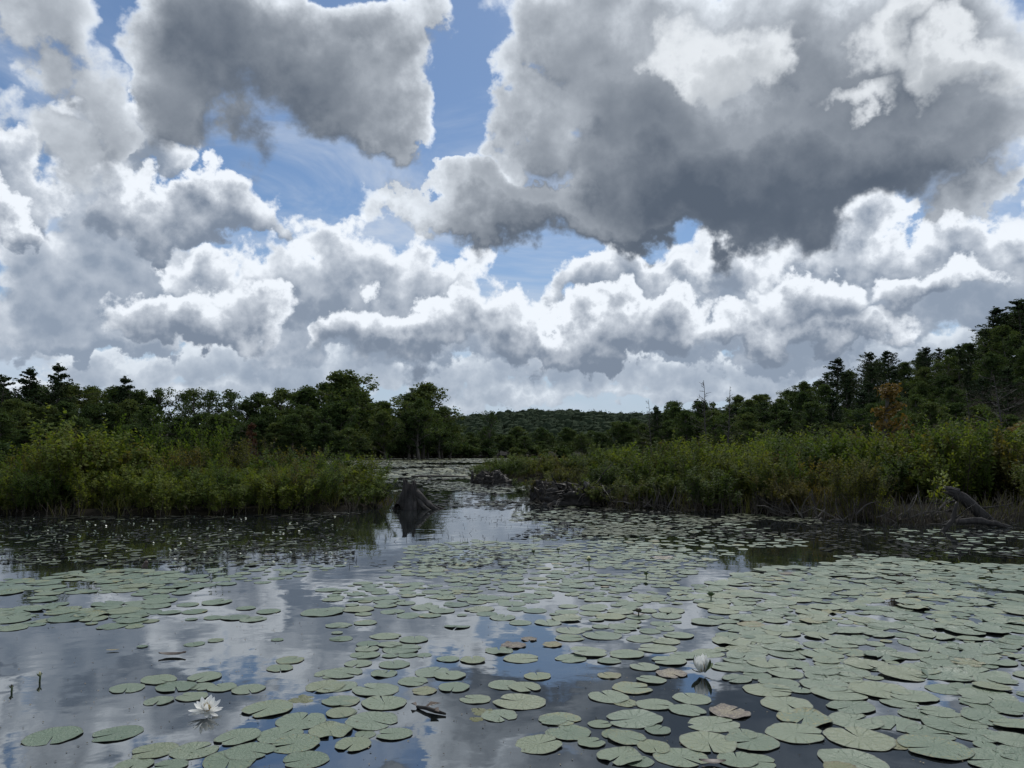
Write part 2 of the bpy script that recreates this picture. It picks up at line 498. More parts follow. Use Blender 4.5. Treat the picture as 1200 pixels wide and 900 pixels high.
def pad_material(name, cols, patch, patch_at=0.68, under=(0.035, 0.03, 0.02), spec=0.5):
    """waxy lily pad: radiating veins, per-pad tint, worn patches, dark underside"""
    m, t, out = material(name)
    uv = nd(t, 'ShaderNodeUVMap'); oi = nd(t, 'ShaderNodeObjectInfo'); geo = nd(t, 'ShaderNodeNewGeometry')
    sep = nd(t, 'ShaderNodeSeparateXYZ'); t.links.new(uv.outputs[0], sep.inputs[0])   # u = angle/2pi, v = radius
    rv = nd(t, 'ShaderNodeMath', operation='ADD')
    t.links.new(oi.outputs['Random'], rv.inputs[0]); t.links.new(geo.outputs['Random Per Island'], rv.inputs[1])
    fr = nd(t, 'ShaderNodeMath', operation='FRACT'); t.links.new(rv.outputs[0], fr.inputs[0])
    tc = nd(t, 'ShaderNodeTexCoord')
    off = nd(t, 'ShaderNodeVectorMath', operation='SCALE'); off.inputs[0].default_value = (37, 11, 53)
    t.links.new(fr.outputs[0], off.inputs[3])
    ps = nd(t, 'ShaderNodeVectorMath', operation='ADD'); t.links.new(tc.outputs['Object'], ps.inputs[0]); t.links.new(off.outputs[0], ps.inputs[1])
    n1 = nd(t, 'ShaderNodeTexNoise', Scale=9.0, Detail=5.0, Roughness=0.6); t.links.new(ps.outputs[0], n1.inputs['Vector'])
    n2 = nd(t, 'ShaderNodeTexNoise', Scale=70.0, Detail=3.0); t.links.new(ps.outputs[0], n2.inputs['Vector'])
    f = nd(t, 'ShaderNodeMath', operation='MULTIPLY_ADD'); f.inputs[1].default_value = 0.5
    t.links.new(n1.outputs[0], f.inputs[0]); t.links.new(fr.outputs[0], f.inputs[2])
    f2 = nd(t, 'ShaderNodeMath', operation='MULTIPLY'); f2.inputs[1].default_value = 0.7; t.links.new(f.outputs[0], f2.inputs[0])
    n = len(cols)
    col = ramp(t, f2.outputs[0], [(i / (n - 1), c) for i, c in enumerate(cols)])
    # veins
    ang = nd(t, 'ShaderNodeMath', operation='MULTIPLY_ADD'); ang.inputs[1].default_value = 2 * pi * 15
    nv = nd(t, 'ShaderNodeMath', operation='MULTIPLY'); nv.inputs[1].default_value = 3.0
    t.links.new(n1.outputs[0], nv.inputs[0]); t.links.new(sep.outputs[0], ang.inputs[0]); t.links.new(nv.outputs[0], ang.inputs[2])
    sn = nd(t, 'ShaderNodeMath', operation='SINE'); t.links.new(ang.outputs[0], sn.inputs[0])
    ve = nd(t, 'ShaderNodeMapRange'); ve.inputs[1].default_value = 0.93; ve.inputs[2].default_value = 1.0
    t.links.new(sn.outputs[0], ve.inputs[0])
    mv = nd(t, 'ShaderNodeMix', data_type='RGBA', blend_type='MULTIPLY'); mv.inputs[7].default_value = (0.72, 0.75, 0.66, 1)
    vf = nd(t, 'ShaderNodeMath', operation='MULTIPLY'); vf.inputs[1].default_value = 0.7; t.links.new(ve.outputs[0], vf.inputs[0])
    t.links.new(vf.outputs[0], mv.inputs[0]); t.links.new(col, mv.inputs[6])
    # worn, yellowed or chewed patches, mostly towards the rim
    rp = nd(t, 'ShaderNodeMath', operation='MULTIPLY_ADD'); rp.inputs[1].default_value = 0.16
    t.links.new(sep.outputs[1], rp.inputs[0]); t.links.new(n1.outputs[0], rp.inputs[2])
    w2 = nd(t, 'ShaderNodeMath', operation='MULTIPLY'); w2.inputs[1].default_value = 7.31; t.links.new(fr.outputs[0], w2.inputs[0])
    w3 = nd(t, 'ShaderNodeMath', operation='FRACT'); t.links.new(w2.outputs[0], w3.inputs[0])
    w4 = nd(t, 'ShaderNodeMath', operation='POWER'); w4.inputs[1].default_value = 4.0; t.links.new(w3.outputs[0], w4.inputs[0])
    w5 = nd(t, 'ShaderNodeMath', operation='MULTIPLY_ADD'); w5.inputs[1].default_value = 0.17; t.links.new(w4.outputs[0], w5.inputs[0]); t.links.new(rp.outputs[0], w5.inputs[2])
    pm = nd(t, 'ShaderNodeMapRange'); pm.inputs[1].default_value = patch_at + .1; pm.inputs[2].default_value = patch_at + .16
    t.links.new(w5.outputs[0], pm.inputs[0])
    mp = nd(t, 'ShaderNodeMix', data_type='RGBA'); mp.inputs[7].default_value = tuple(patch) + (1,)
    t.links.new(pm.outputs[0], mp.inputs[0]); t.links.new(mv.outputs[2], mp.inputs[6])
    # dark outline along the rim: edge shade put into the colour
    rm = nd(t, 'ShaderNodeMapRange'); rm.inputs[1].default_value = 0.94; rm.inputs[2].default_value = 0.985; t.links.new(sep.outputs[1], rm.inputs[0])
    mr = nd(t, 'ShaderNodeMix', data_type='RGBA'); mr.inputs[7].default_value = (0.05, 0.045, 0.028, 1)
    rf = nd(t, 'ShaderNodeMath', operation='MULTIPLY'); rf.inputs[1].default_value = 0.45; t.links.new(rm.outputs[0], rf.inputs[0])
    t.links.new(rf.outputs[0], mr.inputs[0]); t.links.new(mp.outputs[2], mr.inputs[6])
    mb = nd(t, 'ShaderNodeMix', data_type='RGBA'); mb.inputs[7].default_value = tuple(under) + (1,)
    t.links.new(geo.outputs['Backfacing'], mb.inputs[0]); t.links.new(mr.outputs[2], mb.inputs[6])
    p = nd(t, 'ShaderNodeBsdfPrincipled', Roughness=0.42); p.inputs['Specular IOR Level'].default_value = spec
    rq = nd(t, 'ShaderNodeMath', operation='MULTIPLY_ADD'); rq.inputs[1].default_value = 0.8; t.links.new(w3.outputs[0], rq.inputs[0]); t.links.new(n1.outputs[0], rq.inputs[2])
    rr = nd(t, 'ShaderNodeMapRange'); rr.inputs[1].default_value = .3; rr.inputs[2].default_value = 1.4; rr.inputs[3].default_value = 0.27; rr.inputs[4].default_value = 0.56; t.links.new(rq.outputs[0], rr.inputs[0])
    t.links.new(rr.outputs[0], p.inputs['Roughness'])
    t.links.new(mb.outputs[2], p.inputs['Base Color'])
    hh = nd(t, 'ShaderNodeMath', operation='MULTIPLY_ADD'); hh.inputs[1].default_value = -0.9
    n2w = nd(t, 'ShaderNodeMath', operation='MULTIPLY'); n2w.inputs[1].default_value = 0.35; t.links.new(n2.outputs[0], n2w.inputs[0])
    t.links.new(ve.outputs[0], hh.inputs[0]); t.links.new(n2w.outputs[0], hh.inputs[2])
    h2 = nd(t, 'ShaderNodeMath', operation='MULTIPLY_ADD'); h2.inputs[1].default_value = 3.0
    t.links.new(n1.outputs[0], h2.inputs[0]); t.links.new(hh.outputs[0], h2.inputs[2])
    bp = nd(t, 'ShaderNodeBump', Strength=0.55, Distance=0.0035)
    t.links.new(h2.outputs[0], bp.inputs['Height']); t.links.new(bp.outputs[0], p.inputs['Normal'])
    t.links.new(p.outputs[0], out.inputs[0])
    return m


def water_material():
    m, t, out = material('dark_pond_water')
    tc = nd(t, 'ShaderNodeTexCoord')
    mp = nd(t, 'ShaderNodeMapping'); mp.inputs['Scale'].default_value = (1.0, 1.0, 1.0)
    t.links.new(tc.outputs['Object'], mp.inputs[0])
    n1 = nd(t, 'ShaderNodeTexNoise', Scale=2.2, Detail=2.0, Roughness=0.5); t.links.new(mp.outputs[0], n1.inputs['Vector'])
    n2 = nd(t, 'ShaderNodeTexNoise', Scale=11.0, Detail=2.0); t.links.new(mp.outputs[0], n2.inputs['Vector'])
    ad = nd(t, 'ShaderNodeMath', operation='MULTIPLY_ADD'); ad.inputs[1].default_value = 0.10
    t.links.new(n2.outputs[0], ad.inputs[0]); t.links.new(n1.outputs[0], ad.inputs[2])
    bp = nd(t, 'ShaderNodeBump', Strength=0.30, Distance=0.010); t.links.new(ad.outputs[0], bp.inputs['Height'])
    p = nd(t, 'ShaderNodeBsdfPrincipled', Roughness=0.015, IOR=2.25); p.inputs['Specular IOR Level'].default_value = 1.0; p.inputs['Specular Tint'].default_value = (.90, .955, 1.0, 1)
    n3 = nd(t, 'ShaderNodeTexNoise', Scale=0.8, Detail=6.0, Roughness=0.7); t.links.new(tc.outputs['Object'], n3.inputs['Vector'])
    col = ramp(t, n3.outputs[0], [(0.3, (0.007, 0.009, 0.010)), (0.75, (0.014, 0.016, 0.014))])
    t.links.new(col, p.inputs['Base Color'])
    fm_ = nd(t, 'ShaderNodeMapRange'); fm_.inputs[1].default_value = .48; fm_.inputs[2].default_value = .72; fm_.inputs[3].default_value = 0.012; fm_.inputs[4].default_value = 0.10
    t.links.new(n3.outputs[0], fm_.inputs[0]); t.links.new(fm_.outputs[0], p.inputs['Roughness'])      # patches of pollen film
    t.links.new(bp.outputs[0], p.inputs['Normal'])
    t.links.new(p.outputs[0], out.inputs[0])
    return m


def ground_material():
    m, t, out = material('marsh_mud_and_forest_floor')
    tc = nd(t, 'ShaderNodeTexCoord')
    n1 = nd(t, 'ShaderNodeTexNoise', Scale=1.5, Detail=9.0, Roughness=0.7); t.links.new(tc.outputs['Object'], n1.inputs['Vector'])
    col = ramp(t, n1.outputs[0], [(0.3, (0.006, 0.005, 0.004)), (0.55, (0.014, 0.012, 0.008)), (0.75, (0.024, 0.027, 0.012))])
    p = nd(t, 'ShaderNodeBsdfPrincipled', Roughness=0.95); t.links.new(col, p.inputs['Base Color']); p.inputs['Specular IOR Level'].default_value = 0.05
    bp = nd(t, 'ShaderNodeBump', Strength=0.8, Distance=0.04); t.links.new(n1.outputs[0], bp.inputs['Height']); t.links.new(bp.outputs[0], p.inputs['Normal'])
    t.links.new(p.outputs[0], out.inputs[0])
    return m


MAT_WATER = water_material()
MAT_GROUND = ground_material()
MAT_TREE = leaf_material('broadleaf_foliage', [(.027, .047, .019), (.046, .074, .026), (.066, .100, .033), (.098, .122, .040)], .28, .75, .08, tree=True)
MAT_TREE_RED = leaf_material('turning_foliage', [(.11, .085, .022), (.16, .105, .028), (.20, .115, .034), (.14, .13, .034)], .3, tree=True)
MAT_MAROON = leaf_material('red_foliage', [(.05, .022, .014), (.07, .032, .018), (.08, .045, .02)], .3, tree=True)
MAT_PINE = leaf_material('pine_needles', [(.018, .034, .016), (.030, .050, .022), (.046, .066, .028)], .1, .8, .05, tree=True)
MAT_SHRUB = leaf_material('shrub_leaves', [(.034, .066, .014), (.068, .110, .021), (.102, .140, .027), (.155, .180, .036)], .45, .7, .1)
MAT_SHRUB_DARK = leaf_material('dark_shrub_leaves', [(.028, .053, .014), (.052, .086, .019), (.080, .112, .024), (.125, .142, .030)], .42, .7, .1)
MAT_SHRUB_OLIVE = leaf_material('olive_shrub_leaves', [(.050, .060, .016), (.082, .092, .021), (.112, .110, .027), (.14, .112, .034)], .44, .7, .1)
MAT_FERN = leaf_material('fern_fronds', [(.055, .085, .014), (.090, .125, .020), (.13, .155, .028)], .4)
MAT_BRIGHT = leaf_material('bright_leaves', [(.10, .14, .018), (.16, .20, .03), (.22, .24, .04)], .4)
MAT_HILL = leaf_material('hazed_distant_canopy', [(.028, .040, .024), (.040, .055, .032), (.052, .068, .038)], .05, .9, .02, tree=True)  # slight haze of distance mixed into these paled leaf greens
MAT_BARK = bark_material('tree_bark', (.040, .036, .030), (.17, .155, .13))
MAT_DEADWOOD = bark_material('weathered_deadwood', (.045, .040, .036), (.15, .138, .122), 9.0)
MAT_SNAG = bark_material('dead_tree_wood', (.035, .032, .029), (.10, .092, .082), 6.0)
MAT_STEM = bark_material('shrub_stems', (.024, .019, .014), (.075, .062, .048), 20.0)
MAT_STUMP = bark_material('rotten_stump_wood', (.008, .0075, .007), (.066, .060, .055), 16.0, (1, 1, .12), bump=1.0)
MAT_WETWOOD = bark_material('wet_black_wood', (.010, .009, .008), (.035, .030, .025), 14.0, (1, 1, .3), .6)
PAD_COLS = [(.066, .106, .062), (.094, .142, .084), (.118, .166, .102), (.140, .182, .110), (.160, .176, .078)]
MAT_PAD = pad_material('lily_pad', PAD_COLS, (.20, .19, .075), .70)
MAT_PAD_YELLOW = pad_material('yellowing_lily_pad', [(.12, .15, .065), (.155, .175, .075), (.18, .18, .08)], (.17, .13, .06), .56)
MAT_PAD_BROWN = pad_material('decayed_lily_pad', [(.13, .105, .062), (.21, .175, .10), (.30, .255, .15)], (.085, .062, .045), .46)
MAT_PAD_OLIVE = pad_material('olive_lily_pad', [(.09, .10, .03), (.12, .13, .035), (.14, .14, .04)], (.10, .09, .03), .7)
MAT_PETAL = plain('white_petals', (.90, .90, .86), .5, .4, .04, 40, .3)
MAT_STAMEN = plain('yellow_stamens', (.62, .42, .05), .6, .3, .2, 60, .2)
MAT_SEPAL = plain('green_sepals', (.06, .09, .03), .5, .4, .3, 30)
MAT_BUD = plain('pale_bud', (.55, .52, .28), .5, .4, .2, 30)
MAT_DARKLEAF = plain('dead_brown_leaf', (.055, .038, .026), .5, .4, .5, 30)
MAT_SEDGE = leaf_material('sedge_blades', [(.030, .045, .012), (.055, .066, .018), (.09, .085, .028)], .3)
MAT_DEADSTEM = plain('dead_grey_stems', (.085, .074, .060), .9, .2, .5, 9)

# ================================================================ terrain and water
def gp(pts): return [(lambda w: (w.x, w.y))(water_at(*p)) for p in pts]


ISLE_L = gp([(-330, 607), (-150, 605), (0, 604), (120, 605), (250, 604), (350, 602), (420, 598), (455, 595), (468, 588), (462, 580), (440, 572), (400, 566), (-330, 563)])
ISLE_R = gp([(620, 583), (640, 590), (700, 594), (760, 597), (830, 600), (900, 604), (1000, 611), (1090, 615), (1180, 612), (1260, 606), (1500, 604), (1500, 566), (900, 566), (760, 571), (680, 573), (630, 575)])
ISLE_F = gp([(552, 565.5), (600, 563), (680, 561.5), (760, 560), (900, 560), (900, 550), (680, 549), (600, 550), (556, 556)])


def sdf(poly, x, y):
    d = 1e9; ins = False; n = len(poly)
    for i in range(n):
        x1, y1 = poly[i]; x2, y2 = poly[(i + 1) % n]
        ex, ey = x2 - x1, y2 - y1
        k = max(0.0, min(1.0, ((x - x1) * ex + (y - y1) * ey) / (ex * ex + ey * ey)))
        qx, qy = x - x1 - ex * k, y - y1 - ey * k
        d = min(d, qx * qx + qy * qy)
        if (y1 > y) != (y2 > y) and x < ex * (y - y1) / ey + x1: ins = not ins
    return sqrt(d) if ins else -sqrt(d)


def island(x, y):
    if not (9.0 < y < 60): return -9.0
    return max(sdf(ISLE_L, x, y), sdf(ISLE_R, x, y), sdf(ISLE_F, x, y))


def ss(a, b, x):
    k = max(0.0, min(1.0, (x - a) / (b - a))); return k * k * (3 - 2 * k)


def shore_y(x):
    a = x
    return 150 - 42 * ss(-15, -75, a) - 58 * ss(20, 75, a) + 3.0 * sin(x * .11)


def height(x, y):
    isl = island(x, y)
    n = mnoise.noise(Vector((x * .9, y * .9, 0)))
    z = -0.9 + 0.98 * ss(-0.9, 0.35, isl + .12 * mnoise.noise(Vector((x * 2.2, y * 2.2, 3)))) + (0.04 * n if isl > -.3 else 0)
    s = y - shore_y(x)
    if s > -6:
        z = max(z, -0.9 + 1.3 * ss(-6, 4, s))
        land = ss(0, 12, s)
        z += land * (1.0 * ss(0, 60, s) + 21 * ss(28, 140, x) * ss(2, 85, s) * (1 - ss(215, 330, y)) + 25 * ss(330, 680, y) * (1 + .12 * sin(x * .013) + .1 * sin(x * .031 + 1)))
        z += land * 0.5 * mnoise.noise(Vector((x * .06, y * .06, 7)))
    return z


def axis(lo, hi, f0, f1, fine, grow=1.12):
    v = []; x = f0
    while x < f1: v.append(x); x += fine
    st = fine; x = f1
    while x < hi: v.append(x); st *= grow; x += st
    v.append(hi); x = f0; st = fine
    while True:
        st *= grow; x -= st
        if x < lo: break
        v.append(x)
    v.append(lo)
    return sorted(v)


XS = axis(-4000, 4000, -14, 16, 0.28, 1.09)
YS = axis(-400, 6000, 10, 30, 0.3, 1.06)
tm = MB()
for y in YS:
    for x in XS: tm.v.append((x, y, height(x, y)))
nx = len(XS)
for j in range(len(YS) - 1):
    for i in range(nx - 1):
        tm.f.append((j * nx + i, j * nx + i + 1, (j + 1) * nx + i + 1, (j + 1) * nx + i)); tm.m.append(0)
prop(tm.build('ground', MAT_GROUND), kind='structure', label='dark mud of the pond bed, marsh islands and wooded shore')
wm = MB()
wm.face([(-4000, -400, 0), (4000, -400, 0), (4000, 330, 0), (-4000, 330, 0)])
prop(wm.build('water', MAT_WATER), kind='structure', label='still dark pond water mirroring the clouds')


# ================================================================ trees
def rdir(r, zmin=-1.0):
    while True:
        v = Vector((r.uniform(-1, 1), r.uniform(-1, 1), r.uniform(zmin, 1)))
        if 0.05 < v.length < 1: return v.normalized()


def clump(mb, r, c, rad, n, L, flat=0.85, shell=0.5, up=0.25):
    for _ in range(n):
        d = rdir(r); q = rad * (shell + (1 - shell) * r.random() ** .5) * r.uniform(.75, 1.3)
        p = c + Vector((d.x * q, d.y * q, d.z * q * flat))
        nrm = (rdir(r) + Vector((0, 0, up)) + d * .4).normalized()
        a = nrm.orthogonal().normalized(); a.rotate(Matrix.Rotation(r.uniform(0, 6.28), 3, nrm))
        l = L * r.uniform(.6, 1.25)
        mb.leaf(p - a * l * .5, a, nrm, l, l * r.uniform(.24, .36), fold=l * .06)


def curve_pts(r, p, d, L, n, wob, lift=0.0):
    pts = [p.copy()]
    for i in range(n):
        d = (d + rdir(r) * wob + Vector((0, 0, lift))).normalized()
        p = p + d * (L / n); pts.append(p.copy())
    return pts


def broadleaf(seed, h, spread, base, nl, per, leafL, open_=1.0, mat=None):
    r = random.Random(seed); tr = MB(); cr = MB()
    tp = curve_pts(r, Vector((0, 0, -.3)), Vector((0, 0, 1)), h * .9, 8, .10, .25)
    tr.tube(tp, [h * .018 * (1 - i / 9.5) + .02 for i in range(9)], 6)
    for k in range(nl):
        f = base + (1 - base) * ((k + r.random()) / nl)
        i = min(7, int(f * 8)); p = tp[i].lerp(tp[i + 1], f * 8 - i if f < 1 else 1)
        prof = (1 - ((f - base) / (1 - base)) ** 2.2) * .9 + .2
        az = k * 2.4 + r.uniform(-.6, .6)
        d = Vector((cos(az), sin(az), r.uniform(.15, .8) + f * .5))
        L = h * spread * prof * r.uniform(.45, 1.35)
        lp = curve_pts(r, p, d, L, 4, .22, .06)
        tr.tube(lp, [h * .006 * (1 - j / 5) + .012 for j in range(5)], 4)
        for j in (2, 3, 4):
            if r.random() < .86 * open_ or j == 4:
                c = lp[j] + rdir(r) * L * .16
                clump(cr, r, c, h * r.uniform(.030, .080), int(per * r.uniform(.5, 1.1)), leafL, flat=.8, shell=.2)
        for s_ in range(2):
            q = lp[2 + s_]; d2 = (lp[-1] - lp[0]).normalized() + rdir(r) * .9
            sp = curve_pts(r, q, d2, L * .5, 3, .25, .08)
            tr.tube(sp, [h * .003, h * .0025, h * .002, h * .0015], 3)
            clump(cr, r, sp[-1], h * r.uniform(.028, .070), int(per * r.uniform(.4, .9)), leafL, flat=.8, shell=.2)
    for k in range(5):
        clump(cr, r, tp[-1] + rdir(r, 0) * h * .05, h * .05, int(per * .6), leafL)
    return tr, cr


def pine(seed, h, spread, base, whorls, per, leafL, ragged=.4):
    r = random.Random(seed); tr = MB(); cr = MB()
    tp = curve_pts(r, Vector((0, 0, -.3)), Vector((0, 0, 1)), h, 8, .04, .3)
    tr.tube(tp, [h * .016 * (1 - i / 8.6) + .02 for i in range(9)], 6)
    for k in range(whorls):
        for b in range(r.choice((4, 5, 6))):
            f = min(.97, base + (1 - base) * (k + r.uniform(0, 1.3)) / whorls); i = min(7, int(f * 8)); p = tp[i].lerp(tp[i + 1], f * 8 - i)
            az = b * 1.5 + k * .7 + r.uniform(-.5, .5)
            L = h * spread * ((1 - f) ** .7 + .10) * r.uniform(1 - ragged, 1 + ragged)
            lp = curve_pts(r, p, Vector((cos(az), sin(az), r.uniform(-.05, .45) + .3 * f)), L, 3, .16, .05)
            tr.tube(lp, [h * .004, h * .0034, h * .0028, h * .0018], 3)
            for j in (1, 2, 3):
                clump(cr, r, lp[j], max(.32, L * .24) * r.uniform(.6, 1.2), int(per * r.uniform(.5, 1.1)), leafL * .8, flat=.75, up=.6, shell=.2)
    clump(cr, r, tp[-1], h * .025, per, leafL, flat=1.6)
    return tr, cr


def snag(seed, h, nb, len_=.22):
    r = random.Random(seed); tr = MB()
    tp = curve_pts(r, Vector((0, 0, -.3)), Vector((0, 0, 1)), h, 8, .06, .3)
    tr.tube(tp, [h * .009 * (1 - i / 8.3) + .012 for i in range(9)], 6)
    brs = []
    for k in range(nb):
        br = MB(); brs.append(br)
        f = .3 + .68 * (k + r.random()) / nb
        i = min(7, int(f * 8)); p = tp[i].lerp(tp[i + 1], f * 8 - i)
        az = r.uniform(0, 6.28)
        L = h * len_ * (1.15 - f) * r.uniform(.6, 1.3)
        lp = curve_pts(r, p, Vector((cos(az), sin(az), r.uniform(.1, .7))), L, 4, .2, .05)
        br.tube(lp, [.036, .03, .024, .018, .012], 3)
        for s_ in range(3):
            sp = curve_pts(r, lp[1 + s_], (lp[-1] - lp[0]).normalized() + rdir(r) * .9, L * .4, 3, .2, .05)
            br.tube(sp, [.018, .015, .012, .009], 3)
    return tr, brs


def tree_maker(name, gen, mt, mc, part2='crown', cat='tree'):
    def mk():
        tr, cr = gen()
        o = empty(name); o['category'] = cat
        tr.build('trunk', mt, o)
        if isinstance(cr, list):
            for b_ in cr: b_.build(part2, mc, o)
        else: cr.build(part2, mc, o, smooth=False)
        return o
    return Stock(mk)


BROAD = [tree_maker('broadleaf_tree', lambda s=s, sp=sp, b=b, nl=nl, op=op: broadleaf(s, 12, sp, b, nl, 74, .31, op), MAT_BARK, MAT_TREE)
         for s, sp, b, nl, op in ((1, .26, .18, 30, 1.), (2, .29, .22, 30, .9), (3, .21, .14, 30, 1.), (4, .25, .24, 26, .8), (5, .23, .16, 32, .95), (6, .30, .28, 26, .8))]
OPEN = [tree_maker('broadleaf_tree', lambda s=s: broadleaf(s, 12, .25, .42, 17, 40, .30, .62), MAT_BARK, MAT_TREE) for s in (11, 12)]
PINE = [tree_maker('pine_tree', lambda s=s, sp=sp: pine(s, 14, sp, .16, 15, 24, .42, .6), MAT_BARK, MAT_PINE) for s, sp in ((21, .20), (22, .23), (23, .27))]
SNAG = [tree_maker('dead_tree', lambda s=s, l=l: snag(s, 11, 22, l), MAT_SNAG, MAT_SNAG, 'branch', 'dead tree') for s, l in ((31, .24), (32, .16), (33, .42))]


def bush_gen(seed, R=1.6, n=26, per=60):
    r = random.Random(seed); st = MB(); lf = MB()
    for k in range(n):
        az = r.uniform(0, 6.28); d = Vector((cos(az), sin(az), r.uniform(.5, 2.2)))
        p = curve_pts(r, Vector((0, 0, -.1)), d, R * r.uniform(.7, 1.35), 3, .15, .05)
        st.tube(p, [.05, .04, .03, .02], 3)
        clump(lf, r, p[-1], R * r.uniform(.28, .45), per, .30)
        clump(lf, r, p[-2], R * r.uniform(.28, .45), per // 2, .30)
    return st, lf


def bush_maker(name, seed, mat):
    def mk():
        st, lf = bush_gen(seed)
        o = empty(name); o['category'] = 'bush'
        st.build('stems', MAT_BARK, o); lf.build('foliage', mat, o, smooth=False)
        return o
    return Stock(mk)


UNDER = [bush_maker('shore_bush', s, MAT_TREE) for s in (41, 42, 43)]


def interp(tab, x):
    for (x0, y0), (x1, y1) in zip(tab, tab[1:]):
        if x <= x1: return y0 + (y1 - y0) * max(0, (x - x0)) / (x1 - x0)
    return tab[-1][1]


SIL = [(-160, 440), (0, 446), (30, 442), (100, 447), (150, 447), (180, 458), (200, 448), (240, 448), (270, 454), (290, 466), (310, 456), (350, 451), (385, 440),
       (405, 434), (420, 452), (440, 461), (460, 464), (480, 452), (500, 450), (515, 466), (525, 486), (560, 500), (640, 502), (700, 499), (740, 492), (760, 478), (785, 470), (820, 464), (850, 466),
       (880, 462), (910, 458), (930, 452), (950, 448), (970, 436), (990, 434), (1010, 424), (1045, 418), (1060, 424), (1085, 412), (1110, 404), (1130, 397), (1150, 390), (1165, 372), (1180, 360), (1200, 354), (1360, 330)]


def plant_tree(stock, native_h, px, dist, top, label, group=None, wmul=1.0):
    rr = ray(px, top); t = dist / rr.y
    x, zt = rr.x * t, CAM_H + rr.z * t
    z = height(x, dist)
    h = max(2.0, zt - z)
    o = stock.take()
    k = h / native_h; kw = 1.28 * wmul * (.55 * k + .45 * min(1.3, max(k, .8)))
    o.location = (x, dist, z); o.rotation_euler = (0, 0, rnd.uniform(0, 6.28)); o.scale = (kw, kw, k)
    prop(o, label, None, group)
    return o


G = {'l': ('dark green broadleaf tree in the wood behind the fern-edged shrubs', 'broadleaf trees of the wood behind the ferny thicket'),
     'lo': ('thin-crowned broadleaf tree with sky showing through, behind the fern-edged shrubs', 'thin-crowned trees of the wood behind the ferny thicket'),
     'lf': ('low rounded tree at the front of the wood behind the fern-edged shrubs', 'low trees before the wood behind the ferny thicket'),
     'c': ('small distant broadleaf tree on the far shore below the long low hill', 'trees on the far shore below the low hill'),
     'r': ('dark green broadleaf tree on the wooded slope above the reedy shrubs', 'broadleaf trees on the rising slope'),
     'rf': ('lower broadleaf tree at the foot of the wooded slope', 'trees at the foot of the rising slope'),
     'rp': ('dark pine standing out on the ridge of the wooded slope', 'pines on the ridge of the slope')}


MARKS_L = ((50, 'about the two tall pointed pines'), (120, 'between the pointed pines and the slim pine'), (180, 'about the slim pine'), (240, 'among the see-through crowns'), (300, 'about the small maroon-leaved tree'),
           (355, 'between the maroon tree and the tallest round crown'), (420, 'about the tallest round crown'), (470, 'between the tallest crown and the airy last tree'), (530, 'about the airy last tree before the gap'))
MARKS_C = ((545, 'on the gap side of the lone flat-topped tree'), (600, 'about the lone flat-topped tree'), (680, 'below the middle of the long low hill'), (800, 'about the small bare dead tree'))
MARKS_R = ((800, 'about the small bare dead tree'), (840, 'about the tall bare dead tree'), (900, 'past the thin bare dead trunk'), (955, 'toward the first flat-layered ridge pine'), (1000, 'about the flat-layered ridge pine'),
           (1055, 'about the two pointed ridge pines'), (1105, 'about the round dark ridge pine'), (1150, 'between the round pine and the summit pines'), (1200, 'about the wide dead tree and summit pines'))


def mark(px, marks):
    return min(marks, key=lambda m: abs(m[0] - px))[1]


ROWS = {'l': 'wood behind the fern-edged shrubs', 'r': 'wooded slope'}


def put(key, stock, nh, px, dist, top, **k):
    base, grp = G[key]
    m = mark(px, MARKS_L if key[0] == 'l' else MARKS_C if key == 'c' else MARKS_R)
    if key == 'r': base = 'ridge-top tree of the slope' if dist > 172 else 'dark tree on the slope flank'
    elif key == 'l': base = 'tall back tree of the dark wood' if dist > 126 else 'middle tree of the dark wood'
    elif key == 'lo': base = 'thin-crowned tree with sky showing through'
    elif key == 'lf': base = 'low front tree of the dark wood'
    elif key == 'c': base = 'small distant tree on the far shore'
    elif key == 'rf': base = 'low tree at the slope foot'
    return plant_tree(stock, nh, px, dist, top, base + ', ' + m, grp + ', ' + m, **k)


# the wood on the left: tall back rows, a lower front row, bushes at its foot
px = -150
while px < 528:
    put('lo' if 185 < px < 285 else 'l', rnd.choice(OPEN) if 190 < px < 280 else rnd.choice(BROAD), 12, px + U(-6, 6), U(128, 138), interp(SIL, px) + U(-2, 7)); px += U(16, 21)
px = -150
while px < 520:
    put('l', rnd.choice(BROAD), 12, px + U(-6, 6), U(116, 124), min(500, interp(SIL, px) + U(12, 34)) if px < 190 or px > 285 else 480 + U(-4, 8)); px += U(20, 27)
px = -150
while px < 540:
    put('lf', rnd.choice(BROAD), 12, px + U(-8, 8), U(110, 114) + (20 if px > 420 else 0), U(482, 504), wmul=1.1); px += U(26, 36)
# far shore in the middle
px = 520
while px < 790:
    put('c', rnd.choice(BROAD), 12, px + U(-6, 6), U(158, 166), interp(SIL, px) + U(-3, 8) if px < 740 else U(488, 500)); px += U(13, 18)
px = 530
while px < 800:
    put('c', rnd.choice(BROAD), 12, px + U(-6, 6), U(154, 157), U(506, 518)); px += U(18, 26)
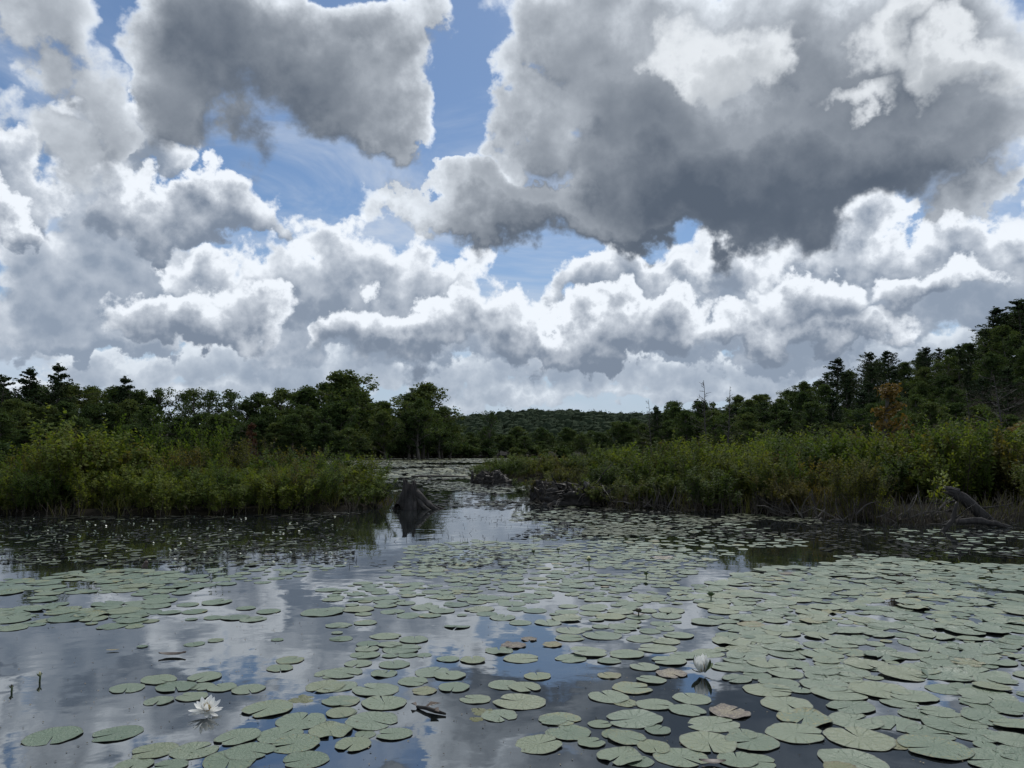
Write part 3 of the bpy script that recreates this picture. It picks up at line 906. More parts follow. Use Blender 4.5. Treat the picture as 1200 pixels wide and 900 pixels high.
# the slope on the right
for dist, lo, hi, step in ((190, 900, 1345, 24), (182, 745, 1345, 24), (165, 770, 1345, 28), (148, 800, 1340, 30), (132, 850, 1330, 34)):
    px = lo
    while px < hi:
        s_ = interp(SIL, px)
        f = {190: 0.03, 182: 0.0, 165: .10, 148: .28, 132: .45}[dist]
        top = s_ + (505 - s_) * (f + U(-.04, .06)) + (U(-2, 5) if f == 0 else 0)
        st_ = rnd.choice(PINE) if rnd.random() < .32 else rnd.choice(BROAD)
        put('r', st_, 14 if st_ in PINE else 12, px + U(-7, 7), dist + U(-5, 5), top); px += U(.75, 1.2) * step
for k in range(70):
    px = U(900, 1340); d = U(150, 186)
    x = at_depth(px, d); z = height(x, d)
    plant_tree(rnd.choice(UNDER), 2.9, px, d, HZ - (z + U(3, 5) - CAM_H) / d * F_PX, 'dark understorey bush between the trees of the wooded slope', 'understorey bushes of the slope', wmul=1.0)
px = 780
while px < 1330:
    put('rf', rnd.choice(BROAD), 12, px + U(-8, 8), max(U(104, 116), shore_y(at_depth(px, 112)) + 5), U(468, 496), wmul=1.05); px += U(30, 42)
# bushes along the foot of the woods
for lo, hi, dist, lab, gr in ((-140, 540, 108, 'dark rounded bush at the foot of the wood behind the ferny thicket', 'bushes at the foot of the wood behind the ferny thicket'),
                              (520, 800, 153, 'small dark bush on the far shoreline under the low hill', 'bushes along the far shoreline'),
                              (790, 1330, 101, 'dark rounded bush at the foot of the wooded slope', 'bushes at the foot of the rising slope')):
    px = lo
    while px < hi:
        d = max(dist + U(-2, 2), shore_y(at_depth(px, dist)) + 2.0)
        plant_tree(rnd.choice(UNDER), 2.9, px, d, U(508, 520) if dist < 150 else U(517, 524), lab, gr, wmul=1.25); px += U(24, 34)

# trees with a look of their own
plant_tree(PINE[0], 14, 70, 126, 426, 'tall dark pine with two pointed tips rising above the wood')
plant_tree(PINE[1], 14, 32, 128, 431, 'dark pine beside the tallest pine of the wood, slightly lower')
plant_tree(PINE[2], 14, 2, 124, 440, 'dark pine with flat side branches at the edge of the picture')
plant_tree(PINE[0], 14, 148, 127, 441, 'slim pine poking out between round crowns of the wood')
plant_tree(BROAD[1], 12, 402, 124, 431, 'tallest round-crowned broadleaf tree near the end of the wood', wmul=1.1)
plant_tree(BROAD[3], 12, 496, 127, 445, 'last tall tree of the wood before the gap, loose airy crown', wmul=1.1)
plant_tree(OPEN[1], 12, 572, 156, 479, 'lone airy flat-topped tree over the far shore by the channel', wmul=.8)
for px_, top_, w_, lab in ((978, 420, 1.3, 'flat-layered pine standing first on the ridge of the slope'), (1019, 413, 1., 'pointed dark pine on the ridge above the orange young maple'),
                           (1042, 411, 1., 'dark pine beside the pointed pine on the ridge'), (1172, 360, 1.4, 'broad layered pine near the top of the slope'),
                           (1196, 350, 1.3, 'highest pine on the slope with plate-like branches'), (1085, 407, 1., 'round dark pine between the ridge pines and the summit')):
    plant_tree(rnd.choice(PINE), 14, px_, 172 if px_ < 1100 else 168, top_, lab, wmul=w_)
plant_tree(SNAG[0], 11, 825, 120, 443, 'tall bare dead tree with short side branches before the slope')
plant_tree(SNAG[1], 11, 850, 124, 450, 'thin bare dead trunk beside the tall dead tree')
plant_tree(SNAG[0], 11, 762, 140, 466, 'small bare dead tree over the far shore at the start of the slope')
plant_tree(SNAG[2], 11, 1168, 96, 436, 'pale grey dead tree with wide bare branches before the slope', wmul=1.2)
plant_tree(SNAG[1], 11, 1138, 96, 455, 'bare grey trunk leaning beside the wide dead tree')
RED = tree_maker('broadleaf_tree', lambda: broadleaf(15, 8, .2, .2, 14, 40, .3, .9), MAT_BARK, MAT_MAROON)
plant_tree(RED, 8, 297, 104, 492, 'small maroon-leaved tree before the dark wood', wmul=.6)

# distant hill: one mass of forest
hm = MB(); r_ = random.Random(5)
for k in range(2400):
    y = 340 + 400 * r_.random() ** .8; x = y * r_.uniform(-.30, .38)
    z = height(x, y); R = r_.uniform(2.2, 4.6); H = 4.0 + R * r_.uniform(.6, 1.3)
    n0 = len(hm.v); A, N = 8, 4
    for j in range(N + 1):
        f = j / N
        for i in range(A):
            a = 2 * pi * i / A; v = Vector((cos(a), sin(a), 0)); q = R * cos(f * pi / 2 * .97) ** .6 * (1 + .8 * mnoise.noise(v * 1.6 + Vector((k, 0, f * 3))))
            hm.v.append((x + v.x * q, y + v.y * q, z - 1 + (H + 1) * sin(f * pi / 2) + .5 * mnoise.noise(v * 2 + Vector((0, k, f * 4)))))
    for j in range(N):
        for i in range(A): hm.f.append((n0 + j * A + i, n0 + j * A + (i + 1) % A, n0 + (j + 1) * A + (i + 1) % A, n0 + (j + 1) * A + i)); hm.m.append(0)
    hm.f.append(tuple(n0 + N * A + i for i in range(A))); hm.m.append(0)
    for _ in range(44):
        d = rdir(r_, 0); q_ = r_.uniform(.85, 1.2); p = Vector((x + d.x * R * q_, y + d.y * R * q_, z + d.z * H * q_)); nn = (d + rdir(r_) * .8).normalized(); aa = nn.orthogonal().normalized()
        hm.leaf(p - aa * .6, aa, nn, r_.uniform(.7, 1.6), r_.uniform(.3, .6), fold=.1)
prop(hm.build('hill_forest', MAT_HILL, smooth=False), 'long low hill covered by distant dark green forest', kind='stuff')

# ================================================================ marsh shrubs
def shrub_gen(seed, h, nst, rad, leafL, leafW, bare, twigs, per, lean=.35):
    r = random.Random(seed); st = MB(); lf = MB()
    for k in range(nst):
        az = r.uniform(0, 6.28); q = rad * sqrt(r.random()) * .55
        b = Vector((cos(az) * q, sin(az) * q, -.12))
        hh = h * r.uniform(.62, 1.08)
        d = Vector((cos(az) * lean * r.random(), sin(az) * lean * r.random(), 1))
        sp = curve_pts(r, b, d, hh, 6, .10, .06)
        st.tube(sp, [.0075, .0068, .006, .005, .004, .003, .002], 3, cap=False)
        axes = [(sp, bare, 1.0, per)]
        for t_ in range(twigs):
            f = r.uniform(bare * .9, .9); i = min(5, int(f * 6)); p = sp[i].lerp(sp[i + 1], f * 6 - i)
            dd = Vector((r.uniform(-1, 1), r.uniform(-1, 1), r.uniform(.7, 1.6)))
            tp = curve_pts(r, p, dd, hh * r.uniform(.16, .34), 3, .12, .12)
            st.tube(tp, [.004, .0034, .0028, .0018], 3, cap=False)
            axes.append((tp, .15, 1.0, per))
        for pts, f0, f1, n in axes:
            m = len(pts) - 1
            for j in range(n):
                f = f0 + (f1 - f0) * (j + r.random()) / n
                i = min(m - 1, int(f * m)); p = pts[i].lerp(pts[i + 1], f * m - i)
                t = (pts[i + 1] - pts[i]).normalized()
                a = j * 2.4 + r.uniform(-.4, .4)
                o = t.orthogonal().normalized(); o.rotate(Matrix.Rotation(a, 3, t))
                dd = (o + t * r.uniform(.1, .7) + Vector((0, 0, r.uniform(-.2, .3))))
                lf.leaf(p, dd, t, leafL * r.uniform(.6, 1.2), leafW * r.uniform(.75, 1.2), fold=-.004)
    return st, lf


def shrub_maker(name, mat, *a):
    def mk():
        st, lf = shrub_gen(*a)
        o = empty(name); o['category'] = 'shrub'
        st.build('stems', MAT_STEM, o); lf.build('foliage', mat, o, smooth=False)
        return o
    return Stock(mk)


#               seed  h   nst rad leafL  leafW  bare twigs per
SH_LEAFY = [shrub_maker('marsh_shrub', MAT_SHRUB, 51, 1.15, 24, .75, .078, .019, .12, 7, 14, .5),
            shrub_maker('marsh_shrub', MAT_SHRUB, 52, 1.15, 22, .80, .068, .016, .10, 8, 14, .55),
            shrub_maker('marsh_shrub', MAT_SHRUB, 53, 1.15, 26, .65, .088, .018, .15, 6, 15, .45),
            shrub_maker('marsh_shrub', MAT_SHRUB, 54, 1.15, 20, .85, .062, .022, .08, 8, 14, .6)]
SH_OLIVE = [shrub_maker('marsh_shrub', MAT_SHRUB_OLIVE, 55, 1.15, 24, .70, .060, .015, .22, 7, 13, .5),
            shrub_maker('marsh_shrub', MAT_SHRUB_OLIVE, 56, 1.15, 22, .75, .055, .016, .25, 8, 13, .5)]
SH_LEGGY = [shrub_maker('marsh_shrub', MAT_SHRUB_DARK, 57, 1.15, 24, .55, .076, .019, .42, 6, 14, .25),
            shrub_maker('marsh_shrub', MAT_SHRUB_OLIVE, 58, 1.15, 26, .55, .062, .015, .50, 6, 13, .25)]
SH_DARK = [shrub_maker('marsh_shrub', MAT_SHRUB_DARK, 151, 1.15, 24, .75, .082, .022, .22, 7, 14, .5),
           shrub_maker('marsh_shrub', MAT_SHRUB_DARK, 152, 1.15, 22, .85, .070, .020, .25, 8, 14, .6),
           shrub_maker('marsh_shrub', MAT_SHRUB_DARK, 153, 1.15, 24, .65, .095, .024, .30, 6, 14, .5)]
SH_TALL = [shrub_maker('tall_shrub', MAT_SHRUB, 59, 1.6, 20, 1.0, .085, .030, .12, 12, 14, .7),
           shrub_maker('tall_shrub', MAT_SHRUB_OLIVE, 60, 1.6, 18, 1.0, .08, .028, .15, 12, 14, .7)]
SH_SPRIG = shrub_maker('leafy_sprig', MAT_BRIGHT, 61, .75, 5, .2, .11, .022, .15, 3, 9, .4)
SH_LOW = shrub_maker('low_shrub', MAT_BRIGHT, 62, .42, 26, .55, .05, .010, .1, 4, 10, .7)


def fern_thing():
    r = random.Random(71)
    o = empty('fern'); o['category'] = 'fern'
    for k in range(7):
        mb = MB(); az = k * 2 * pi / 7 + r.uniform(-.3, .3)
        L = r.uniform(.7, 1.05); d = Vector((cos(az) * .35, sin(az) * .35, 1)).normalized()
        pts = [Vector((cos(az) * .03, sin(az) * .03, -.05))]; n = 14
        for i in range(n):
            d = (d + Vector((cos(az), sin(az), -.35)) * .035).normalized(); pts.append(pts[-1] + d * L / n)
        mb.tube(pts, [.005 * (1 - i / (n + 2)) + .001 for i in range(n + 1)], 3, cap=False)
        for i in range(3, n):
            f = i / n; w = .16 * sin(pi * min(1, (f - .12) * 1.05) ** .8) + .02
            t = (pts[i + 1] - pts[i]).normalized(); s = t.cross(Vector((cos(az), sin(az), 0))).normalized()
            nn = s.cross(t)
            for q in (0, .5):
                p = pts[i].lerp(pts[i + 1], q)
                for sg in (-1, 1):
                    mb.leaf(p, s * sg + t * .35, nn, w * r.uniform(.85, 1.1), .010, fold=.003)
        mb.build('frond', MAT_FERN, o, smooth=False)
    return o


FERN = Stock(fern_thing)


def set_shrub(stock, native, x, y, top_px, label, group=None, w=1.0, hmin=.45):
    t = y / (F_PX * cos(PITCH) - (450 - top_px) * sin(PITCH))
    zt = CAM_H + (F_PX * sin(PITCH) + (450 - top_px) * cos(PITCH)) * t
    z = max(height(x, y), -.05)
    h = max(hmin, zt - z)
    o = stock.take(); k = h / native
    o.location = (x, y, z); o.rotation_euler = (U(-.06, .06), U(-.06, .06), U(0, 6.28)); o.scale = (w * (.5 + .5 * k), w * (.5 + .5 * k), k)
    prop(o, label, None, group)
    return o


TOP_L = [(-330, 512), (0, 526), (50, 518), (90, 505), (130, 510), (170, 520), (230, 518), (300, 522), (360, 525), (420, 533), (445, 542), (470, 556)]
TOP_R = [(612, 556), (625, 546), (650, 536), (690, 532), (730, 530), (780, 526), (830, 524), (880, 520), (930, 520), (970, 516), (1010, 516), (1060, 511), (1110, 510), (1160, 508), (1200, 508), (1500, 504)]
TOP_F = [(550, 552), (565, 541), (600, 535), (640, 532), (680, 529), (720, 524), (800, 528), (900, 530)]


def fill_isle(poly, tops, x0, x1, y0, y1, step, choose, inset):
    pts = []; y = y0
    while y < y1:
        x = x0 + U(0, step)
        while x < x1:
            qx, qy = x + U(-.35, .35) * step, y + U(-.3, .3) * step
            if sdf(poly, qx, qy) > inset: pts.append((qx, qy))
            x += step
        y += step * .9
    for (qx, qy) in pts:
        px = 600 + qx / qy * F_PX
        choose(qx, qy, px, interp(tops, px))


MARKS_S = ((20, ', below the two pointed pines'), (98, ', about the broad yellow-green dome'), (170, ', below the slim pine'), (242, ', about the slim sapling'), (300, ', below the maroon-leaved tree'),
           (370, ', below the tallest round crown'), (440, ', beside the hollow stump'), (640, ', beside the root mound'), (720, ', past the root mound'), (775, ', below the small orange-tinged bush'), (840, ', about the pale forked stake'),
           (910, ', about the broad tall shrub'), (960, ', about the thin pale stake'), (1030, ', about the orange young maple'), (1080, ', about the low orange maple'), (1140, ', about the leaning log'), (1195, ', past the leaning log'))


def nearby(px): return mark(px, MARKS_S)



def choose_l(x, y, px, top):
    if y > 17.3 or px < -110: return
    edge = sdf(ISLE_L, x, y) < .75
    r = rnd.random()
    if edge:
        st = rnd.choice(SH_LEAFY) if r < .85 else rnd.choice(SH_OLIVE)
        set_shrub(st, 1.15, x, y, max(top, 532) + U(4, 34), 'green marsh shrub at the water edge of the ferny thicket' + nearby(px), 'edge shrubs of the ferny thicket' + nearby(px), 1.05)
    else:
        st = rnd.choice(SH_LEAFY) if r < .62 else rnd.choice(SH_OLIVE)
        set_shrub(st, 1.15, x, y, top + 26 * ss(15.6, 13.0, y) + U(-10, 18), 'green marsh shrub inside the ferny thicket' + nearby(px), 'inner shrubs of the ferny thicket' + nearby(px), 1.05)


def choose_r(x, y, px, top):
    if y > 19.5 or px > 1300: return
    edge = sdf(ISLE_R, x, y) < .85
    if 1010 < px < 1215 and y < water_at(px, 594).y: return      # open bank with the logs
    r = rnd.random()
    if edge:
        st = rnd.choice(SH_LEGGY) if r < .45 else rnd.choice(SH_OLIVE + SH_DARK + SH_DARK)
        set_shrub(st, 1.15, x, y, max(top, 526) + U(4, 38), 'leggy marsh shrub with bare lower stems on the reedy shore' + nearby(px), 'edge shrubs of the reedy thicket' + nearby(px))
    else:
        st = rnd.choice(SH_DARK) if r < .55 else rnd.choice(SH_OLIVE + SH_LEAFY)
        set_shrub(st, 1.15, x, y, top + 22 * ss(1.9, .6, sdf(ISLE_R, x, y)) + U(-18, 30), 'marsh shrub inside the reedy thicket' + nearby(px), 'inner shrubs of the reedy thicket' + nearby(px))


def choose_f(x, y, px, top):
    if px > 860 or sdf(ISLE_F, x, y) > 3.2: return
    set_shrub(rnd.choice(SH_DARK + SH_OLIVE), 1.15, x, y, top + U(-4, 12), 'green shrub on the small far islet beyond the channel', 'shrubs of the far islet', 1.2)


fill_isle(ISLE_L, TOP_L, -13, -1.4, 12.2, 18, .76, choose_l, .06)
fill_isle(ISLE_R, TOP_R, .2, 15, 11.2, 20, .78, choose_r, .12)
fill_isle(ISLE_F, TOP_F, -2, 12, 29, 41, 1.15, choose_f, .25)

for px_, d_, tp_, w_, lab in ((98, 14.2, 490, 1.1, 'tallest leafy shrub of the ferny thicket, a broad yellow-green dome'), (60, 14.6, 508, 1., 'tall leafy shrub beside the broad yellow-green dome'),
                              (135, 14.6, 503, 1., 'tall olive shrub on the stump-facing side of the broad dome'), (242, 15.6, 490, .55, 'slim yellow-green sapling rising above the ferny thicket'),
                              (155, 16.0, 488, .7, 'upright young alder behind the broad yellow-green dome')):
    set_shrub(SH_TALL[0] if 'olive' not in lab else SH_TALL[1], 1.6, (px_ - 600) / F_PX * d_, d_, tp_, lab, None, w_)
for px_, d_, tp_, w_, lab in ((1068, 15.2, 498, .9, 'tall shrub with reddish tips in the reedy thicket'), (1125, 14.6, 492, .8, 'tall shrub behind the leaning log, pale tips'),
                              (985, 16., 505, .9, 'tall shrub before the orange young maple'), (1180, 14.8, 488, 1., 'tall olive shrub above the leaning log at the picture edge'),
                              (905, 16.5, 512, .9, 'broad tall shrub midway along the reedy thicket'), (722, 30.5, 521, 1.1, 'tallest shrub of the far islet'), (1240, 14.5, 488, 1.2, 'tall shrub beyond the leaning log'), (845, 16.5, 513, 1.1, 'rounded tall shrub behind the pale forked stake'), (745, 17.5, 520, 1.2, 'rounded tall shrub where the reedy thicket begins to rise'), (800, 18.0, 514, .8, 'upright shrub between two rounded tall shrubs'), (950, 15.2, 508, .8, 'narrow tall shrub by the thin pale stake'), (1095, 15.6, 494, .7, 'narrow tall shrub next to the low orange-leaved maple'), (1150, 16.2, 482, .8, 'tallest shrub of the reedy thicket, behind the leaning log')):
    set_shrub(SH_TALL[1] if 'olive' in lab or 'red' in lab else SH_TALL[0], 1.6, (px_ - 600) / F_PX * d_, d_, tp_, lab, None, w_)

MAPLE = tree_maker('maple_sapling', lambda: broadleaf(81, 3.2, .17, .15, 15, 34, .10, .8), MAT_BARK, MAT_TREE_RED)
for px_, d_, tp_, w_, lab in ((1030, 18.0, 432, 1.15, 'slender orange-tinged young maple leaning over the reedy thicket'), (1075, 17.5, 494, .7, 'low orange-leaved maple beside the slender leaning maple'),
                              (775, 40.0, 513, .8, 'small orange-tinged bush at the far end of the reedy thicket'), (1190, 17., 484, .9, 'rusty-leaved young maple at the foot of the slope'), (1000, 19.0, 500, .7, 'small rusty maple beside the slender leaning maple'), (880, 19.0, 514, .6, 'small rusty maple over the middle of the reedy thicket')):
    o = set_shrub(MAPLE, 3.2, (px_ - 600) / F_PX * d_, d_, tp_, lab, None, w_)
    if px_ == 1030: o.rotation_euler = (0, -.12, 2.0)

# ferns along the edge of the left thicket
for k, (px_, row) in enumerate([(118, 600), (138, 603), (160, 599), (176, 602), (196, 600), (214, 602), (232, 599), (251, 602), (268, 600), (284, 601), (12, 602), (40, 601), (78, 603), (310, 600), (335, 599), (365, 598)]):
    w_ = water_at(px_, row - 4)
    o = FERN.take(); kk = U(.65, 1.0)
    o.location = (w_.x, w_.y + .35, max(height(w_.x, w_.y + .35), -.03)); o.rotation_euler = (0, 0, U(0, 6.28)); o.scale = (kk, kk, kk)
    prop(o, 'yellow-green fern with arching feathery fronds at the foot of the thicket across the dark reflections', None, 'ferns along the ferny thicket')

w_ = water_at(1025, 604)
o = SH_LOW.take(); o.location = (w_.x, w_.y + .2, 0.02); prop(o, 'low bright yellow-green cushion shrub beside the grey brushwood')
w_ = water_at(1137, 606)
o = SH_SPRIG.take(); o.location = (w_.x, w_.y + .55, .05); prop(o, 'bright yellow-green leafy sprig growing behind the leaning log')
o = SH_SPRIG.take(); w_ = water_at(872, 600); o.location = (w_.x, w_.y + .25, .02); o.scale = (.6, .6, .5); prop(o, 'small bright green sprig low among the grey stems of the reedy shore')


# ---- dead stems and sedges at the waterline (nobody could count them)
def edge_points(poly, n, r, inset0, inset1, pxlo, pxhi, ymax):
    out = []
    m = len(poly)
    while len(out) < n:
        i = r.randrange(m); a, b = poly[i], poly[(i + 1) % m]
        k = r.random(); x = a[0] + (b[0] - a[0]) * k; y = a[1] + (b[1] - a[1]) * k
        L = math.hypot(b[0] - a[0], b[1] - a[1])
        if r.random() > min(1, L / 3): continue
        x += r.uniform(-.4, .4); y += r.uniform(-.1, .9)
        d = sdf(poly, x, y); px = 600 + x / y * F_PX
        if inset0 < d < inset1 and pxlo < px < pxhi and y < ymax: out.append((x, y))
    return out


ds = MB(); r_ = random.Random(91)
for (poly, n, lo, hi, ym) in ((ISLE_R, 1250, 612, 1320, 17.5), (ISLE_L, 200, -100, 475, 15.5), (ISLE_F, 90, 545, 800, 33)):
    for (x, y) in edge_points(poly, n, r_, -.12, .6, lo, hi, ym):
        h = r_.uniform(.12, .52) * (1 if poly is ISLE_R else .7)
        p = Vector((x, y, -.05)); d = Vector((r_.gauss(0, .25), r_.gauss(0, .25), 1))
        if r_.random() < .15: d = Vector((r_.gauss(0, 1), r_.gauss(0, .6), .5))
        pts = curve_pts(r_, p, d, h, 3, .15)
        w0 = r_.uniform(.004, .009)
        ds.tube(pts, [w0, w0 * .85, w0 * .7, w0 * .4], 3, cap=False)
        if r_.random() < .4:
            q = curve_pts(r_, pts[2], Vector((r_.uniform(-1, 1), r_.uniform(-1, 1), .9)), h * .35, 2, .2)
            ds.tube(q, [w0 * .6, w0 * .5, w0 * .3], 3, cap=False)
prop(ds.build('dead_stems', MAT_DEADSTEM), 'dead grey twigs and stalks standing along the shrub shores', kind='stuff')

sg = MB()
for (poly, n, lo, hi, ym) in ((ISLE_R, 260, 612, 1320, 17.5), (ISLE_L, 130, -100, 475, 15.5), (ISLE_F, 120, 545, 800, 33)):
    for (x, y) in edge_points(poly, n, r_, 0.0, .7, lo, hi, ym):
        for b in range(3):
            L = r_.uniform(.2, .55); d = Vector((r_.gauss(0, .3), r_.gauss(0, .3), 1)).normalized(); p = Vector((x + r_.gauss(0, .03), y + r_.gauss(0, .03), -.03))
            s = d.cross(Vector((r_.gauss(0, 1), r_.gauss(0, 1), 0))).normalized() * r_.uniform(.004, .007)
            m1 = p + d * L * .55; e = m1 + (d + Vector((r_.gauss(0, .35), r_.gauss(0, .35), -.1))).normalized() * L * .45
            sg.face((p - s, p + s, m1 + s * .8, m1 - s * .8)); sg.face((m1 - s * .8, m1 + s * .8, e))
prop(sg.build('sedge', MAT_SEDGE, smooth=False), 'narrow green and straw sedge blades along the shrub shores', kind='stuff')

es = MB(); r_ = random.Random(92)
for k in range(300):
    px, row = r_.choice(((r_.uniform(330, 640), r_.uniform(606, 640)), (r_.uniform(430, 640), r_.uniform(598, 634)), (r_.uniform(0, 420), r_.uniform(640, 665))))
    w_ = water_at(px, row)
    if island(w_.x, w_.y) > -.2: continue
    h = r_.uniform(.01, .06)
    pts = curve_pts(r_, Vector((w_.x, w_.y, -.01)), Vector((r_.gauss(0, .3), r_.gauss(0, .3), 1)), h, 2, .15)
    es.tube(pts, [.0026, .0022, .0014], 3, cap=False)
prop(es.build('emergent_shoots', MAT_WETWOOD), 'tiny dark shoots poking from the open channel water', kind='stuff')


# ================================================================ stumps, roots and logs
def stump_thing(px, row, width_px, height_px, seed, label, roots, hollow=True, topw=.26, name='tree_stump', mat=None):
    w_ = water_at(px, row); S = w_.y / F_PX
    R = width_px * S * .5; H = height_px * S
    r = random.Random(seed)
    o = empty(name, (w_.x, w_.y, 0)); prop(o, label, 'stump')
    mb = MB(); A, N = 84, 26
    for j in range(N + 1):
        f = j / N
        for k in range(A):
            a = 2 * pi * k / A
            base = R * (topw + (1 - topw) * (1 - f) ** 1.6 * (.72 + .28 * sin(5 * a + seed)))
            rr = base * (1 + .14 * mnoise.noise(Vector((cos(a) * 3, sin(a) * 3, f * 1.2 + seed))) + .10 * mnoise.noise(Vector((cos(a) * 11, sin(a) * 11, f * 1.6 + seed))) + .06 * mnoise.noise(Vector((cos(a) * 8, sin(a) * 8, f * 9 + seed))))
            ragged = (0 if j < N else H * (.20 * mnoise.noise(Vector((cos(a) * 2.5, sin(a) * 2.5, seed + 5))) - .06 * cos(a) + .30 * mnoise.noise(Vector((cos(a) * 9, sin(a) * 9, seed)))))
            mb.v.append((cos(a) * rr - .10 * R * f, sin(a) * rr * .8, -.12 + (H + .12) * f + ragged))
    for j in range(N):
        for k in range(A):
            mb.f.append((j * A + k, j * A + (k + 1) % A, (j + 1) * A + (k + 1) % A, (j + 1) * A + k)); mb.m.append(0)
    # hollow top
    n0 = len(mb.v)
    for k in range(A):
        v = mb.v[N * A + k]; mb.v.append((v[0] * .62, v[1] * .62, v[2] - H * .05))
    for k in range(A):
        v = mb.v[n0 + k]; mb.v.append((v[0] * .8, v[1] * .8, H * .62))
    for k in range(A):
        mb.f.append((N * A + k, N * A + (k + 1) % A, n0 + (k + 1) % A, n0 + k)); mb.m.append(0)
        mb.f.append((n0 + k, n0 + (k + 1) % A, n0 + A + (k + 1) % A, n0 + A + k)); mb.m.append(0)
    mb.f.append(tuple(n0 + A + k for k in range(A))); mb.m.append(0)
    mb.build('trunk', mat or MAT_STUMP, o)
    for (a, L, th, z0) in roots:
        a = radians(a); m2 = MB()
        d = Vector((cos(a), sin(a), 0)); p = d * R * .28 + Vector((0, 0, H * z0))
        pts = []
        for i in range(9):
            f = i / 8
            pts.append(d * (R * .2 + R * L * f) + Vector((0, 0, H * z0 * (1 - f) ** 1.7 - .09 * f)) + Vector((0, 0, .03 * mnoise.noise(Vector((f * 3, a, seed))))) + d.cross(Vector((0, 0, 1))) * (.12 * R * sin(f * 3 + a)))
        m2.tube(pts, [R * th * (1 - .6 * i / 8) for i in range(9)], 9, lump=.35, seed=a * 3)
        m2.build('root', mat or MAT_STUMP, o)
    if hollow:
        # rotted cavity on the near flank: a dark pocket with a root arching over it
        m3 = MB(); c = Vector((-R * .52, -R * .46, H * .10)); A2 = 16
        for j in range(6):
            f = j / 5
            for k in range(A2):
                a = 2 * pi * k / A2; q = R * .13 * sin((1 - f) * pi / 2) ** .6 * (1 + .2 * mnoise.noise(Vector((cos(a) * 2, sin(a) * 2, f + seed))))
                m3.v.append(tuple(c + Vector((cos(a) * q, f * R * .3, sin(a) * q * .95))))
        for j in range(5):
            for k in range(A2): m3.f.append((j * A2 + k, (j + 1) * A2 + k, (j + 1) * A2 + (k + 1) % A2, j * A2 + (k + 1) % A2)); m3.m.append(0)
        m3.build('hollow', MAT_WETWOOD, o)
    return o


stump_thing(482, 596, 56, 29, 3, 'grey hollow tree stump with flared roots standing in the channel',
            [(-12, 1.45, .16, .62), (-30, 1.25, .13, .45), (-62, .65, .12, .30), (178, .8, .10, .2), (255, .5, .11, .22), (60, .9, .12, .35), (8, 1.75, .10, .5)], topw=.25)
r_ = random.Random(33)
w_ = water_at(553, 566)
o = empty('dead_stub', (w_.x, w_.y, 0)); prop(o, 'small pointed dead stub beside the low black stump', 'stump')
m_ = MB(); m_.tube(curve_pts(r_, Vector((0, 0, -.1)), Vector((.05, 0, 1)), .5, 4, .1), [.09, .07, .06, .045, .015], 7, lump=.4); m_.build('stub', MAT_WETWOOD, o)
m_ = MB(); m_.tube(curve_pts(r_, Vector((0, 0, .08)), Vector((1, -.2, -.1)), .5, 4, .1), [.06, .05, .04, .03, .015], 6, lump=.4); m_.build('root', MAT_WETWOOD, o)


def root_mass(px, row, wpx, hpx, seed, n, label, mound=True, dead=.16, flat=.62):
    w_ = water_at(px, row); S = w_.y / F_PX; R = wpx * S * .5; H = hpx * S
    r = random.Random(seed); o = empty('root_tangle', (w_.x, w_.y + R * .35, 0)); prop(o, label, 'root tangle')
    if mound:
        mb = MB(); A, N = 64, 18
        for j in range(N + 1):
            f = j / N
            for k in range(A):
                a = 2 * pi * k / A; v = Vector((cos(a), sin(a), 0))
                q = cos(f * pi / 2) ** .7; nn = 1 + .4 * mnoise.noise(v * 2 + Vector((0, 0, f * 2 + seed))) + .35 * mnoise.noise(v * 7 + Vector((0, 0, f * 7)))
                mb.v.append((v.x * R * .82 * q * nn, v.y * R * .5 * q * nn, -.1 + (H * flat + .1) * sin(f * pi / 2) * nn))
        for j in range(N):
            for k in range(A): mb.f.append((j * A + k, j * A + (k + 1) % A, (j + 1) * A + (k + 1) % A, (j + 1) * A + k)); mb.m.append(0)
        mb.build('mound', MAT_WETWOOD, o)
    for k in range(n):
        a = r.uniform(0, 2 * pi); f = r.random()
        p = Vector((cos(a) * R * .7 * f, sin(a) * R * .42 * f - R * .1, r.uniform(.15, .8) * H))
        d = Vector((cos(a) + r.gauss(0, .5), sin(a) * .6 + r.gauss(0, .4), r.uniform(-.8, .7)))
        m2 = MB(); pts = curve_pts(r, p, d, r.uniform(.5, 1.1) * R * .6, 6, .35, -.05)
        w0 = r.uniform(.006, .022)
        m2.tube(pts, [w0 * (1 - .12 * i) for i in range(7)], 6, lump=.4, seed=k)
        m2.build('root', MAT_DEADWOOD if r.random() < dead else MAT_WETWOOD, o)
    return o


root_mass(576, 566.5, 48, 15, 11, 44, 'low black rotted stump mound before the far islet', dead=.05, flat=.72)
root_mass(686, 593, 110, 30, 5, 110, 'dark tangled root mound at the tip of the reedy shore, near the channel')
root_mass(640, 588, 46, 30, 8, 26, 'smaller grey root tangle on the channel side of the dark mound')


